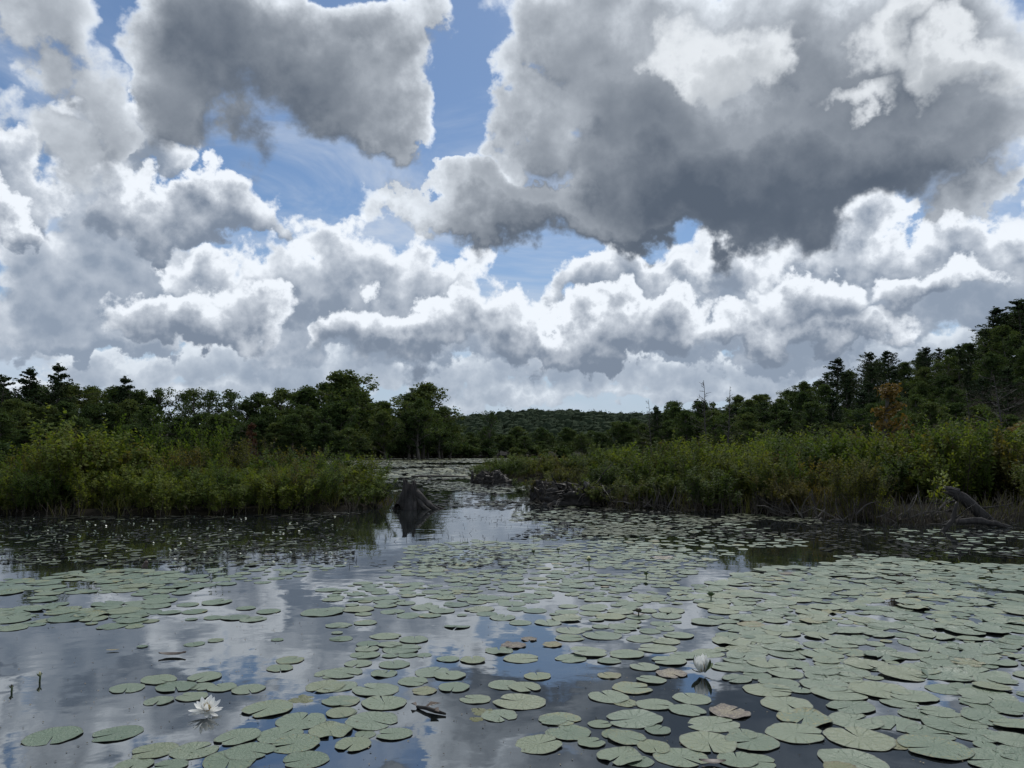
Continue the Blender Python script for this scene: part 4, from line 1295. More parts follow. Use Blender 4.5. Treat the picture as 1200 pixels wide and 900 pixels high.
def log_thing(name, label, pts, radii, mat=None, branches=(), cat='log', lump=.16):
    p0 = Vector(pts[0]); o = empty(name, (p0.x, p0.y, 0)); off = Vector((p0.x, p0.y, 0))
    prop(o, label, cat)
    m = MB(); n = 12; pp = []; rr = []
    for i in range(n + 1):
        f = i / n * (len(pts) - 1); j = min(len(pts) - 2, int(f)); pp.append(Vector(pts[j]).lerp(Vector(pts[j + 1]), f - j) - off + Vector((0, 0, .02 * mnoise.noise(Vector((i * .6, p0.x, 0)))))); rr.append(radii[j] + (radii[j + 1] - radii[j]) * (f - j))
    if name == 'leaning_log':
        ax = (pp[-1] - pp[-2]).normalized(); c_end = pp[-1]
        for k in range(9):
            sd = ax.orthogonal().normalized(); sd.rotate(Matrix.Rotation(k * .7, 3, ax)); b_ = c_end + sd * rr[-1] * .7
            m.tube([b_ - ax * .1, b_ + ax * .02 + sd * .006, b_ + ax * rnd.uniform(.04, .12)], [.028, .024, .004], 5)
    m.tube(pp, rr, 18, lump=lump, seed=p0.x); m.build('trunk', mat or MAT_DEADWOOD, o)
    for (b0, d, L, w) in branches:
        m = MB(); pts2 = curve_pts(rnd, Vector(b0) - off, Vector(d), L, 6, .16); m.tube(pts2, [w * (1 - .13 * i) for i in range(7)], 6, lump=.25); m.build('branch', mat or MAT_DEADWOOD, o)
    return o


def wp(px, row, z=0.0, dy=0.0):
    """point above the water position of (px, row)"""
    w_ = water_at(px, row); return Vector((w_.x, w_.y + dy, z))


a_ = wp(1166, 613); b_ = wp(1128, 613)
log_thing('leaning_log', 'thick grey weathered log leaning out of the reedy shore', [(a_.x, a_.y + .02, -.05), (b_.x + .14, a_.y + .16, .33), (b_.x + .0, a_.y + .24, .44)], [.082, .078, .062], MAT_STUMP,
          [((b_.x + .15, a_.y + .42, .30), (-.5, -.5, -.1), .6, .02), ((a_.x - .2, a_.y + .2, .2), (.9, -.3, .25), .55, .018)])
c_ = wp(1122, 617); d_ = wp(1182, 618)
log_thing('fallen_log', 'grey log lying level at the waterline below the leaning log', [(c_.x, c_.y, .07), ((c_.x + d_.x) / 2, c_.y - .03, .08), (d_.x, d_.y - .05, .0)], [.042, .048, .026], MAT_STUMP,
          [((d_.x - .15, d_.y, .05), (.7, -.4, -.25), .4, .02)])
e_ = wp(1112, 622)
log_thing('forked_branch', 'black forked branch jutting from the water beside the fallen log', [(e_.x - .1, e_.y, -.04), (e_.x + .06, e_.y + .02, .12), (e_.x + .15, e_.y + .05, .36)], [.03, .032, .018], MAT_WETWOOD,
          [((e_.x + .0, e_.y, .06), (-.9, .1, .25), .3, .014), ((e_.x + .06, e_.y + .02, .14), (.9, 0, .4), .4, .012)], 'branch')
r_ = random.Random(44)
for k, (px_, row_, sc_, lab) in enumerate(((1070, 614, 1.0, 'grey brushwood heap between the cushion shrub and the leaning log'), (1100, 612, .9, 'grey twig tangle just before the leaning log'),
                                           (835, 599, .9, 'grey dead branches sprawling on the reedy shore beside the pale gap'), (770, 598, .8, 'grey dead twigs on the shore next to the root mound'), (985, 611, .8, 'low grey twig tangle beside the cushion shrub'), (925, 606, .8, 'grey dead twigs midway along the reedy shore'))):
    w_ = wp(px_, row_); o = empty('brushwood', (w_.x, w_.y + .1, 0)); prop(o, lab, 'brushwood')
    for b in range(16):
        m = MB(); d = Vector((r_.gauss(0, 1), r_.gauss(0, .5), abs(r_.gauss(0, .8)))); w0 = r_.uniform(.006, .016)
        pts = curve_pts(r_, Vector((r_.gauss(0, .2) * sc_, r_.gauss(0, .12), r_.uniform(-.03, .1))), d, r_.uniform(.25, .65) * sc_, 5, .3)
        m.tube(pts, [w0 * (1 - .14 * i) for i in range(6)], 5, lump=.3); m.build('twig', MAT_DEADWOOD, o)
# single stakes in the shore
for px_, row_, h_, ln, lab in ((836, 598, .62, (.25, 0, 1), 'pale bare forked stake standing in the reedy shore'), (278, 601, .42, (-.35, 0, 1), 'pale crooked dead stick before the ferny thicket'), (957, 607, .5, (.12, 0, 1), 'thin pale stake midway along the reedy shore'),
                               (168, 664, .10, (.1, 0, 1), 'mossy brown stub poking out where the dark reflections end')):
    w_ = wp(px_, row_); m = MB(); pts = curve_pts(r_, Vector((0, 0, -.05)), Vector(ln), h_, 6, .14, .02)
    w0 = .018 if h_ > .2 else .045
    m.tube(pts, [w0 * (1 - .12 * i) for i in range(7)], 7, lump=.3)
    if h_ > .3: m.tube(curve_pts(r_, pts[3], Vector((-.6, 0, 1)), h_ * .4, 4, .15), [w0 * .6, w0 * .5, w0 * .4, w0 * .3, w0 * .2], 6)
    o = m.build('dead_stake', MAT_DEADWOOD if h_ > .2 else MAT_DARKLEAF); o.location = (w_.x, w_.y, 0); prop(o, lab, 'stake')
a_ = wp(482, 559.5); b_ = wp(552, 559.5)
log_thing('sunken_log', 'long black log lying flat on the water behind the hollow stump', [(a_.x, a_.y, .02), ((a_.x + b_.x) / 2, a_.y, .04), (b_.x, a_.y + .3, .0)], [.05, .06, .04], MAT_WETWOOD)


# ================================================================ lily pads
def pad_mesh(seed, A=40, rings=(.0, .35, .7, .9, 1.0), notch=True, curl=.05, wav=.02):
    """unit lily pad with a cleft, gently buckled blade and a turned-up rim; uv = (angle, radius)"""
    r = random.Random(seed); v = []; uv = []; f = []
    gap = r.uniform(.03, .14) if notch else 0.0
    crease = r.uniform(-.008, .022); ph = [r.uniform(0, 6.28) for _ in range(6)]; ell = r.uniform(.88, 1.0)
    lobes = [r.uniform(.25, 1) for _ in range(3)]
    v.append((0, 0, .012)); uv.append((0, 0))
    for ri, q in enumerate(rings[1:]):
        for k in range(A + 1):
            f_ = k / A; a = gap + (2 * pi - 2 * gap) * f_
            w = 1 + .035 * sin(2 * a + ph[0]) + .022 * sin(5 * a + ph[1]) + .012 * sin(11 * a + ph[2]) + r.uniform(-.006, .006)
            tipr = 1 - .14 * max(0, 1 - min(f_, 1 - f_) * A / 2.2)       # rounded lobes beside the cleft
            rr = q * w * (tipr if q > .8 else 1)
            z = wav * q * (sin(3 * a + ph[3]) + .6 * sin(7 * a + ph[4])) + crease * q * abs(sin(a)) * (1 - .5 * q)
            if q > .85:
                e = max(0, mnoise.noise(Vector((cos(a) * 1.4 + seed, sin(a) * 1.4, 2.0))) + .18)
                z += curl * e * (q - .8) / .2 * 2.0
            v.append((cos(a) * rr, sin(a) * rr * ell, z)); uv.append((f_, q))
    W = A + 1
    for k in range(A): f.append((0, 1 + k, 2 + k))
    for ri in range(len(rings) - 2):
        for k in range(A):
            b = 1 + ri * W + k; f.append((b, b + W, b + W + 1, b + 1))
    return v, uv, f


def pad_data(name, mats, seed, **k):
    v, uv, f = pad_mesh(seed, **k)
    me = bpy.data.meshes.new(name); me.from_pydata(v, [], f)
    for m in mats: me.materials.append(m)
    me.polygons.foreach_set('use_smooth', [True] * len(f))
    ul = me.uv_layers.new(name='UVMap')
    for lp in me.loops: ul.data[lp.index].uv = uv[lp.vertex_index]
    me.update()
    return me


PADS = [pad_data('lily_pad', [MAT_PAD], 100 + i, curl=c, wav=w) for i, (c, w) in enumerate(((.015, .006), (.02, .008), (.012, .010), (.03, .006), (.012, .008), (.07, .008), (.02, .011), (.01, .005), (.025, .012), (.018, .007)))]
PADS_Y = [pad_data('lily_pad_yellow', [MAT_PAD_YELLOW], 130 + i, wav=.014) for i in range(2)]
PADS_B = [pad_data('lily_pad_brown', [MAT_PAD_BROWN], 140 + i, wav=.03, curl=.10) for i in range(2)]
PADS_O = [pad_data('lily_pad_olive', [MAT_PAD_OLIVE], 150, wav=.05, curl=-.2)]

# hand-placed pads of the foreground: photo column, row of the centre, width in pixels
HP = [(62, 863, 63), (137, 860, 58), (149, 807, 40), (186, 797, 43), (206, 805, 49), (240, 794, 42), (237, 805, 30), (260, 806, 35), (291, 808, 40), (186, 822, 35), (225, 817, 38), (314, 831, 63),
      (353, 845, 61), (387, 857, 54), (381, 805, 50), (388, 790, 40), (398, 822, 42), (400, 835, 38), (279, 864, 56), (328, 862, 56), (293, 881, 56), (228, 880, 57), (181, 880, 54), (269, 892, 70), (346, 873, 58),
      (358, 891, 54), (157, 897, 45), (199, 898, 42), (377, 718, 49), (391, 734, 20), (395, 742, 15), (392, 749, 14), (340, 774, 34), (328, 783.5, 33), (325, 750, 16), (228, 755, 25), (253, 751, 19), (167, 758, 14),
      (315, 717, 30), (288, 713, 25), (276, 724, 35), (251, 724, 26), (297, 726, 33), (254, 706, 38), (220, 709, 28), (228, 717, 30), (224, 726, 16), (200, 718, 28), (176, 728, 24), (171, 718, 38),
      (393, 714, 26), (397, 733, 32), (429, 730, 30), (400, 749, 29), (452, 746, 37), (485, 750, 37), (431, 755, 28), (457, 756, 30), (471, 761, 47), (430, 761, 30), (428, 768, 35), (457, 769, 19), (478, 768, 26),
      (497, 768, 21), (462, 779, 40), (420, 778, 35), (402, 789, 49), (450, 790, 33), (525, 773, 28), (554, 774, 33), (506, 788, 44), (527, 792, 40), (484, 799, 37), (399, 805, 42), (532, 806, 40), (440, 809, 56),
      (450, 824, 57), (401, 822, 43), (399, 836, 35), (436, 845, 64), (394, 857, 33), (428, 861, 26), (462, 861, 43), (414, 873, 47), (536, 734, 31), (589, 724, 35), (609, 730, 30), (642, 730, 35), (628, 716, 31),
      (600, 708, 33), (585, 763, 35), (611, 772, 44), (630, 793, 33), (590, 803, 38), (615, 806, 40), (609, 823, 63), (557, 820, 37), (585, 839, 45), (647, 845, 33), (631, 873, 58), (655, 860, 36),
      (479, 722, 30), (518, 716, 33), (498, 712, 35), (452, 710, 30), (460, 717, 30), (437, 702, 28), (534, 709, 33), (696, 713, 36), (738, 708, 33), (727, 717, 33), (715, 723, 39), (781, 722, 38), (787, 716, 36),
      (732, 735, 40), (706, 745, 46), (668, 748, 36), (761, 740, 28), (752, 749, 38), (795, 745, 38), (780, 752, 35), (770, 760, 47), (690, 765, 47), (669, 772, 40), (734, 767, 44), (714, 775, 30), (784, 775, 43),
      (755, 782, 36), (763, 797, 38), (741, 807, 49), (713, 817, 50), (733, 824, 32), (767, 826, 45), (811, 819, 47), (805, 833, 45), (743, 843, 69), (836, 849, 62), (656, 843, 49), (667, 859, 54), (703, 849, 30),
      (721, 861, 36), (735, 866, 46), (693, 871, 34), (766, 876, 44), (771, 856, 32), (830, 871, 72), (726, 887, 56), (798, 888, 65), (749, 893, 36), (871, 861, 36), (864, 891, 51), (864, 796, 38), (852, 782, 42),
      (864, 774, 36), (932, 860, 68), (999, 892, 79), (1007, 866, 78), (1095, 877, 79), (1166, 891, 80), (901, 809, 60), (881, 870, 65), (983, 813, 62), (1030, 809, 70), (942, 842, 65), (1002, 845, 65), (1050, 849, 57),
      (922, 826, 62), (1155, 842, 57), (1101, 835, 48), (1157, 816, 62), (1143, 861, 60), (1145, 790, 75), (885, 893, 50), (1060, 791, 60), (1190, 868, 60), (1190, 850, 55)]


def inside(poly, x, y):
    ins = False; n = len(poly)
    for i in range(n):
        x1, y1 = poly[i]; x2, y2 = poly[(i + 1) % n]
        if (y1 > y) != (y2 > y) and x < (x2 - x1) * (y - y1) / (y2 - y1) + x1: ins = not ins
    return ins


# rafts of pads and the open leads between them, outlined on the water surface
RAFT = [(([(835, 662), (870, 668), (905, 660), (960, 655), (1010, 650), (1060, 655), (1130, 660), (1210, 662), (1330, 660), (1330, 905), (1185, 905), (1130, 880), (1060, 858), (985, 830), (930, 812), (905, 800), (880, 790), (845, 765), (835, 745), (820, 715), (815, 690)], 1.0, .075, .125)),
        (([(480, 640), (560, 632), (640, 640), (720, 632), (800, 640), (840, 660), (815, 690), (800, 712), (700, 704), (600, 706), (500, 708), (430, 708), (385, 704), (380, 694), (440, 680), (470, 660)], .95, .052, .10)),
        (([(65, 672), (110, 667), (180, 668), (225, 674), (250, 680), (235, 690), (195, 700), (180, 715), (160, 735), (110, 737), (100, 725), (0, 741), (-60, 741), (-60, 716), (0, 715), (50, 707), (40, 697)], 1.0, .08, .13)),
        (([(-60, 682), (0, 678), (50, 679), (52, 686), (20, 696), (-60, 699)], 1.0, .08, .13)),
        (([(380, 690), (470, 690), (800, 706), (830, 740), (790, 750), (690, 735), (600, 722), (520, 722), (440, 722), (385, 724)], .45, .075, .115)),
        (([(600, 598), (760, 602), (880, 612), (960, 640), (840, 655), (800, 642), (700, 632), (600, 640), (640, 622)], .22, .045, .085)),
        (([(215, 664), (330, 660), (420, 664), (330, 680), (250, 690)], .3, .05, .09)),
        (([(640, 712), (820, 715), (835, 770), (760, 772), (700, 752), (650, 735)], .35, .08, .12)),
        (([(1000, 618), (1210, 622), (1330, 622), (1330, 655), (1120, 650)], .10, .05, .09))]
LEADS = [[(1018, 794), (1100, 800), (1112, 815), (1155, 834), (1125, 834), (1080, 816)], [(1015, 823), (1076, 828), (1070, 840), (1018, 837)], [(1160, 776), (1210, 774), (1210, 788), (1180, 790)],
         [(1088, 738), (1155, 745), (1150, 749), (1095, 743)], [(995, 769), (1035, 772), (1030, 777), (1000, 774)], [(930, 768), (965, 775), (985, 788), (975, 790), (950, 778)], [(800, 725), (850, 738), (855, 745), (800, 750)],
         [(70, 681), (112, 680), (112, 690), (65, 690)], [(65, 697), (115, 696), (160, 693), (155, 705), (100, 710), (65, 708)], [(860, 645), (940, 640), (985, 658), (930, 665), (870, 662)], [(1020, 706), (1060, 704), (1062, 712), (1025, 713)],
         [(935, 704), (965, 706), (960, 712), (935, 709)], [(830, 660), (880, 650), (900, 665), (850, 680), (800, 690), (790, 683)], [(575, 656), (590, 655), (588, 662), (574, 662)], [(520, 668), (600, 660), (602, 666), (524, 672)],
         [(640, 690), (680, 700), (700, 712), (650, 705)], [(455, 672), (500, 676), (540, 683), (500, 686), (450, 680)], [(560, 690), (600, 694), (610, 699), (570, 698)], [(690, 664), (740, 668), (735, 674), (695, 672)], [(740, 684), (790, 690), (785, 696), (745, 692)], [(610, 671), (650, 674), (648, 679), (612, 677)], [(480, 700), (520, 702), (515, 707), (482, 706)], [(1150, 690), (1190, 692), (1188, 698), (1150, 696)], [(880, 690), (915, 694), (905, 700), (880, 697)], [(1080, 690), (1110, 692), (1105, 697), (1082, 696)], [(840, 815), (885, 812), (905, 835), (890, 852), (850, 842)]]

allp = []       # (x, y, radius, kind, label)
GRID = {}


def too_close(x, y, r, f):
    gx, gy = int(x / .25), int(y / .25)
    for i in range(gx - 1, gx + 2):
        for j in range(gy - 1, gy + 2):
            for (ax, ay, ar) in GRID.get((i, j), ()):
                if (ax - x) ** 2 + (ay - y) ** 2 < (f * (ar + r)) ** 2: return True
    return False


def add_pad(x, y, r, kind='green', label=None):
    allp.append((x, y, r, kind, label)); GRID.setdefault((int(x / .25), int(y / .25)), []).append((x, y, r))


for (px_, row_, w) in HP:
    p = water_at(px_, row_); add_pad(p.x, p.y, w * .5 * p.y / F_PX * .96)
SPECIAL = [(787, 790, 40, 'brown', 'decayed brown-yellow lily pad near the half-open white flower'), (855, 835, 52, 'brown', 'ragged tan lily pad rotting in the dark open water below the half-open flower'),
           (602, 757, 32, 'brown', 'curled brown dead pad lying on green pads in mid water'), (620, 749.5, 22, 'brown', 'small pale brown pad beside the curled brown dead pad'), (647, 756, 26, 'yellow', 'yellowish pad next to the small pale brown pad'),
           (497, 810, 33, 'yellow', 'yellow-edged pad near the floating dark twig'), (714, 792, 30, 'yellow', 'yellowing pad beside the decayed pad by the half-open flower'), (353, 820, 37, 'olive', 'folded olive pad overlapping the big pad next to the open white flower'),
           (976, 717, 36, 'olive', 'domed olive-brown pad sticking up in the dense raft'), (564, 834, 33, 'olive', 'dim olive pad half sunk below a green pad'), (558, 843, 19, 'olive', 'small brownish half-sunken pad at the dim olive pad'),
           (777, 654, 36, 'brown', 'tan rotting pad far out near the shore water'), (1050, 873, 34, 'yellow', 'pad with a rusty worn edge in the dense raft'), (985, 902, 40, 'yellow', 'yellow-brown pad cut off by the lower picture edge'), (135, 670, 26, 'yellow', 'straw-coloured pad edge at the back of the far raft')]
for (px_, row_, w, kd, lab) in SPECIAL:
    p = water_at(px_, row_); add_pad(p.x, p.y, w * .5 * p.y / F_PX * .9, kd, lab)

rp = random.Random(12)
for (poly, dens, r0, r1) in RAFT:
    g = gp(poly); x0 = min(q[0] for q in g); x1 = max(q[0] for q in g); y0 = min(q[1] for q in g); y1 = max(q[1] for q in g)
    area = (x1 - x0) * (y1 - y0)
    tries = int(area / (.02) * 5.5 * dens)
    for _ in range(tries):
        x, y = rp.uniform(x0, x1), rp.uniform(y0, y1)
        if not inside(g, x, y): continue
        t_ = (Vector((x, y, 0)) - cam.location)
        k_ = cam.matrix_basis.inverted() @ Vector((x, y, 0)); qx, qy = 600 + F_PX * k_.x / -k_.z, 450 - F_PX * k_.y / -k_.z
        if any(inside(L_, qx, qy) for L_ in LEADS): continue
        r = rp.uniform(r0, r1) if rp.random() < .72 else rp.uniform(r0 * .45, r0)
        r *= .92
        if too_close(x, y, r, .545 if dens > .97 else .67 if dens > .9 else .80): continue
        if island(x, y) > -.15: continue
        kd = 'green'
        u_ = rp.random()
        if u_ < .008: kd = 'yellow'
        elif u_ < .010: kd = 'brown'
        add_pad(x, y, r, kd)

vis = []
inv = cam.matrix_basis.inverted()
for q in allp:
    k_ = inv @ Vector((q[0], q[1], 0)); qx, qy = 600 + F_PX * k_.x / -k_.z, 450 - F_PX * k_.y / -k_.z
    a = F_PX * q[2] / -k_.z; area = a * a * (CAM_H / Vector((q[0], q[1], CAM_H)).length)
    inframe = -a * .6 < qx < 1200 + a * .6 and qy < 900 + a * .2
    vis.append((area if inframe else area * .02, qx, qy, q))
vis.sort(key=lambda t: (t[3][4] is None, -t[0]))

PMARKS = ((62, 863, 'at the corner before the open white flower'), (180, 815, 'in the small drift just past the open white flower'), (290, 815, 'past the folded olive pad by the open flower'), (250, 880, 'before the open white flower at the lower edge'),
          (340, 850, 'overlapping next to the folded olive pad'), (430, 830, 'in the close drift toward the floating dark twig'), (410, 880, 'below the close drift by the floating twig'), (440, 765, 'in the drift beyond the yellow-edged pad'),
          (520, 795, 'about the yellow-edged pad'), (575, 830, 'about the dim half-sunken olive pad'), (605, 775, 'about the curled brown dead pad'), (600, 725, 'in the lead of reflected blue sky'), (640, 870, 'in the notched trio in the dark water'),
          (720, 880, 'in the thick cluster at the lower edge'), (745, 820, 'between the decayed pad and the ragged tan pad'), (730, 765, 'beyond the decayed pad by the half-open flower'), (785, 745, 'by the closed olive bud side of the carpet'), (825, 830, 'about the ragged tan pad'),
          (850, 780, 'right behind the half-open white flower'), (880, 880, 'along the dark channel below the ragged tan pad'), (985, 725, 'about the domed olive pad'), (920, 815, 'on the raft rim facing the half-open flower'), (950, 770, 'between the domed olive pad and the dark channel'),
          (1000, 860, 'before the small grey lead in the dense raft'), (1090, 875, 'before the wide bright lead in the dense raft'), (1050, 800, 'beside the wide bright lead in the dense raft'), (1150, 820, 'past the wide bright lead at the edge'), (1170, 880, 'in the far lower corner of the dense raft'),
          (1080, 750, 'beyond the wide bright lead in the dense raft'), (1160, 745, 'at the edge beyond the wide bright lead'), (90, 715, 'in the far raft before the dark reflections'), (180, 700, 'in the far raft by the straw-coloured pad'), (225, 720, 'trailing off the far raft'),
          (235, 755, 'about the lone curled dead leaf'), (310, 722, 'in the thin line past the far raft'), (330, 775, 'in the pair alone on bright cloud reflection'), (390, 725, 'in the thin scatter before the far carpet'), (470, 720, 'on the near rim of the far carpet'), (520, 690, 'on the channel side of the far carpet'),
          (690, 720, 'on the rim of the far carpet past the reflected blue'), (680, 670, 'about the pale yellow bud'), (860, 710, 'about the closed olive bud'), (1050, 690, 'in the back of the dense raft before the leaning log'))
rz = random.Random(77)
stuff = {}
NTHING = 300
for n_, (area, qx, qy, (x, y, r, kd, lab)) in enumerate(vis):
    z = .001 + rz.random() * .0028
    tilt = .007 if rz.random() < .9 else .045
    if qx > 860 and qy < 800 and rz.random() < .25: tilt = .045
    rot = (rz.gauss(0, tilt) * .8 , rz.gauss(0, tilt) * .8, rz.uniform(0, 6.28))
    if n_ < NTHING:
        me = rz.choice({'green': PADS, 'yellow': PADS_Y, 'brown': PADS_B, 'olive': PADS_O}[kd])
        o = bpy.data.objects.new('lily_pad', me); COL.objects.link(o)
        o.location = (x, y, z + max(abs(rot[0]), abs(rot[1])) * r * .6); o.rotation_euler = rot; o.scale = (r, r, r * (1.0 if kd != 'olive' or qx < 900 else 1.6))
        if lab: prop(o, lab, 'lily pad', 'lily pads')
        else:
            ph_ = min(PMARKS, key=lambda m_: (m_[0] - qx) ** 2 + 4 * (m_[1] - qy) ** 2)[2]
            l_ = {'green': 'green', 'yellow': 'yellowing', 'brown': 'brown decayed', 'olive': 'olive'}[kd] + ' lily pad ' + ph_
            prop(o, l_, 'lily pad', l_.replace('lily pad', 'lily pads', 1))
    else:
        stuff.setdefault(kd, []).append((x, y, z, r, rot))
SMALL = {k: [pad_mesh(200 + i, A=14, rings=(0, .6, 1.0), curl=.02, wav=.008) for i in range(5)] for k in ('green', 'yellow', 'brown', 'olive')}
KM = ['green', 'yellow', 'brown', 'olive', 'dark', 'mid']
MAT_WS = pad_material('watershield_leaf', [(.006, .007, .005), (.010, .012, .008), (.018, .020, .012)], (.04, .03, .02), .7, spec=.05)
MAT_WSM = pad_material('darker_far_pad', [(.040, .052, .026), (.060, .076, .036), (.085, .10, .05)], (.10, .09, .04), .7, spec=.2)  # darker, duller pad greens for the channel, shore strips and far water
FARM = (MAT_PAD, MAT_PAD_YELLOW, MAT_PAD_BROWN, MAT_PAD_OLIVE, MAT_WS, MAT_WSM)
fv, ff, fu, fm = [], [], [], []


def stuff_pad(x, y, z, r, rot, kd, src=None):
    v, uv, f = src or rz.choice(SMALL[kd]); R_ = Euler(rot).to_matrix(); n0 = len(fv)
    for p, u in zip(v, uv):
        q = R_ @ (Vector(p) * r); fv.append((q.x + x, q.y + y, q.z + z)); fu.append(u)
    for a in f: ff.append(tuple(i + n0 for i in a)); fm.append(KM.index(kd))


for kd, lst in stuff.items():
    for a in lst: stuff_pad(*a, kd)


def finish_stuff(name, label):
    me = bpy.data.meshes.new(name); me.from_pydata(fv, [], ff)
    for m in FARM: me.materials.append(m)
    me.polygons.foreach_set('material_index', fm); me.polygons.foreach_set('use_smooth', [True] * len(ff))
    ul = me.uv_layers.new(name='UVMap')
    li = [0] * len(me.loops); me.loops.foreach_get('vertex_index', li)
    flat = []
    for i in li: flat.extend(fu[i])
    ul.data.foreach_set('uv', flat)
    me.update()
    o = bpy.data.objects.new(name, me); COL.objects.link(o); prop(o, label, kind='stuff')
    fv.clear(); ff.clear(); fu.clear(); fm.clear()


finish_stuff('small_lily_pads', 'smaller lily pads filling the carpets between the large ones and toward the shore')

# tiny watershield leaves, tilted, in the dark reflections off the thickets; far pads up the channel and on the lake beyond
TINY = pad_mesh(300, A=9, rings=(0, 1.0), notch=False, curl=0, wav=.03)


def tiny_field(n, gen, r0, r1, tilt, kd='green'):
    for _ in range(n):
        px, row = gen(); p = water_at(px, row)
        if island(p.x, p.y) > -.06: continue
        stuff_pad(p.x, p.y, .005 + rz.random() * .01, rz.uniform(r0, r1), (rz.gauss(0, tilt), rz.gauss(0, tilt), rz.uniform(0, 6)), kd, TINY)


def clumpy(x0, x1, y0, y1, sc, thr):
    def g():
        while True:
            px, row = rz.uniform(x0, x1), rz.uniform(y0, y1); p = water_at(px, row)
            if mnoise.noise(Vector((p.x * sc, p.y * sc * .6, 1.3))) + .5 * mnoise.noise(Vector((p.x * sc * 3, p.y * sc * 2, 4))) > thr: return px, row
    return g


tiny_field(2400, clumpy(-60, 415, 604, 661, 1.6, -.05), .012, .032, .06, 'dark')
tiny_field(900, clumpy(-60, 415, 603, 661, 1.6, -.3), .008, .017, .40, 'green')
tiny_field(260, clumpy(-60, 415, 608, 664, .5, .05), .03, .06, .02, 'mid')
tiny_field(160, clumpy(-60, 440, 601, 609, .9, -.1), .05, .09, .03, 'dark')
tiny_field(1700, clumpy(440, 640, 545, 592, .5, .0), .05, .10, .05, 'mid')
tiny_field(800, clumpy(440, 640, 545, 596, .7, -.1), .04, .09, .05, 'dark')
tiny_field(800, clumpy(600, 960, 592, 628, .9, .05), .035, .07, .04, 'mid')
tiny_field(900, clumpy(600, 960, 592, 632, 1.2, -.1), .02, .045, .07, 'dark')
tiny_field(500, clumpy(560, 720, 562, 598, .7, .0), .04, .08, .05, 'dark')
tiny_field(700, clumpy(960, 1260, 608, 655, 1.2, .0), .02, .04, .07, 'dark')
tiny_field(260, clumpy(360, 640, 600, 665, .9, .1), .012, .03, .06, 'dark')
finish_stuff('watershield_leaves', 'small tilted floating leaves dotting the dark reflections and the channel')
for _ in range(15000):
    y = rz.uniform(30, 148); x = rz.uniform(-.24, .16) * y
    if island(x, y) > -.1 or mnoise.noise(Vector((x * .10, y * .05, 8))) < -.30: continue
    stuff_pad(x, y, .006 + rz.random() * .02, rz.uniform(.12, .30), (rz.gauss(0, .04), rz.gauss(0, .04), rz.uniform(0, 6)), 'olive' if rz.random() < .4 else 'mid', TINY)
finish_stuff('lake_lily_pads', 'far lily pads carpeting the open water before the distant wood')


# ================================================================ flowers, buds, floating bits
def petal_mesh(L, w, cup, mat, name, parent, az, tiltdeg, r0, z0, lean=0.0):
    mb = MB(); N, K = 6, 4; t = radians(tiltdeg)
    for i in range(N + 1):
        f = i / N; ww = w * (sin(pi * min(1, f * .92 + .08)) ** .75) * (1 if f < .98 else .3)
        ang = t + cup * (f - .3)
        # position along a curve rising with the tilt
        x = r0 + sum(cos(t + cup * (j / N - .3)) for j in range(i)) * L / N
        z = z0 + sum(sin(t + cup * (j / N - .3)) for j in range(i)) * L / N
        for k in range(K + 1):
            s = (k / K - .5) * 2
            mb.v.append((x - .22 * ww * s * s * -sin(ang), s * ww * .5, z + .22 * ww * s * s * cos(ang)))
    for i in range(N):
        for k in range(K):
            a = i * (K + 1) + k; mb.f.append((a, a + K + 1, a + K + 2, a + 1)); mb.m.append(0)
    o = mb.build(name, mat, parent); o.rotation_euler = (0, 0, az)
    return o


def water_lily(px, row, S, open_, seed, label, lean=(0, 0)):
    p = water_at(px, row); r = random.Random(seed)
    o = empty('water_lily', (p.x, p.y, .010)); o.rotation_euler = (lean[0], lean[1], .4); prop(o, label, 'water lily')
    rows = ((8, 12, .064, .024), (8, 34, .060, .023), (8, 56, .052, .020), (6, 72, .042, .016)) if open_ else ((5, 74, .062, .026), (5, 82, .060, .024), (4, 88, .055, .02))
    for q, (n, tilt, L, w) in enumerate(rows):
        for k in range(n):
            petal_mesh(L * S * r.uniform(.88, 1.1), w * S * r.uniform(.9, 1.1), .5 if open_ else .55, MAT_PETAL, 'petal', o, 2 * pi * (k + .5 * (q % 2)) / n + r.uniform(-.12, .12), tilt + r.uniform(-9, 9), .008 * S, .004 + .004 * q)
    for k in range(4):
        petal_mesh((.066 if open_ else .060) * S, .022 * S, .3 if open_ else .45, MAT_SEPAL if not open_ else MAT_PETAL, 'sepal', o, pi / 2 * k + .3, (4 if open_ else (66 if k % 2 else 20)) + r.uniform(-4, 4), .010 * S, .002)
    mb = MB()
    for k in range(30):
        a = r.uniform(0, 6.28); q = .013 * S * sqrt(r.random()); b = Vector((cos(a) * q, sin(a) * q, .01))
        mb.tube([b, b + Vector((cos(a) * .005 * S, sin(a) * .005 * S, .016 * S)), b + Vector((cos(a) * .003 * S, sin(a) * .003 * S, .026 * S))], [.0013 * S, .0012 * S, .0006 * S], 4)
    mb.build('stamens', MAT_STAMEN, o)
    return o


water_lily(241, 838, .88, True, 4, 'wide open white water lily floating in open water', (.30, .08))
water_lily(823, 791, 1.25, False, 9, 'half-open white water lily standing upright in dark water beside the dense raft')


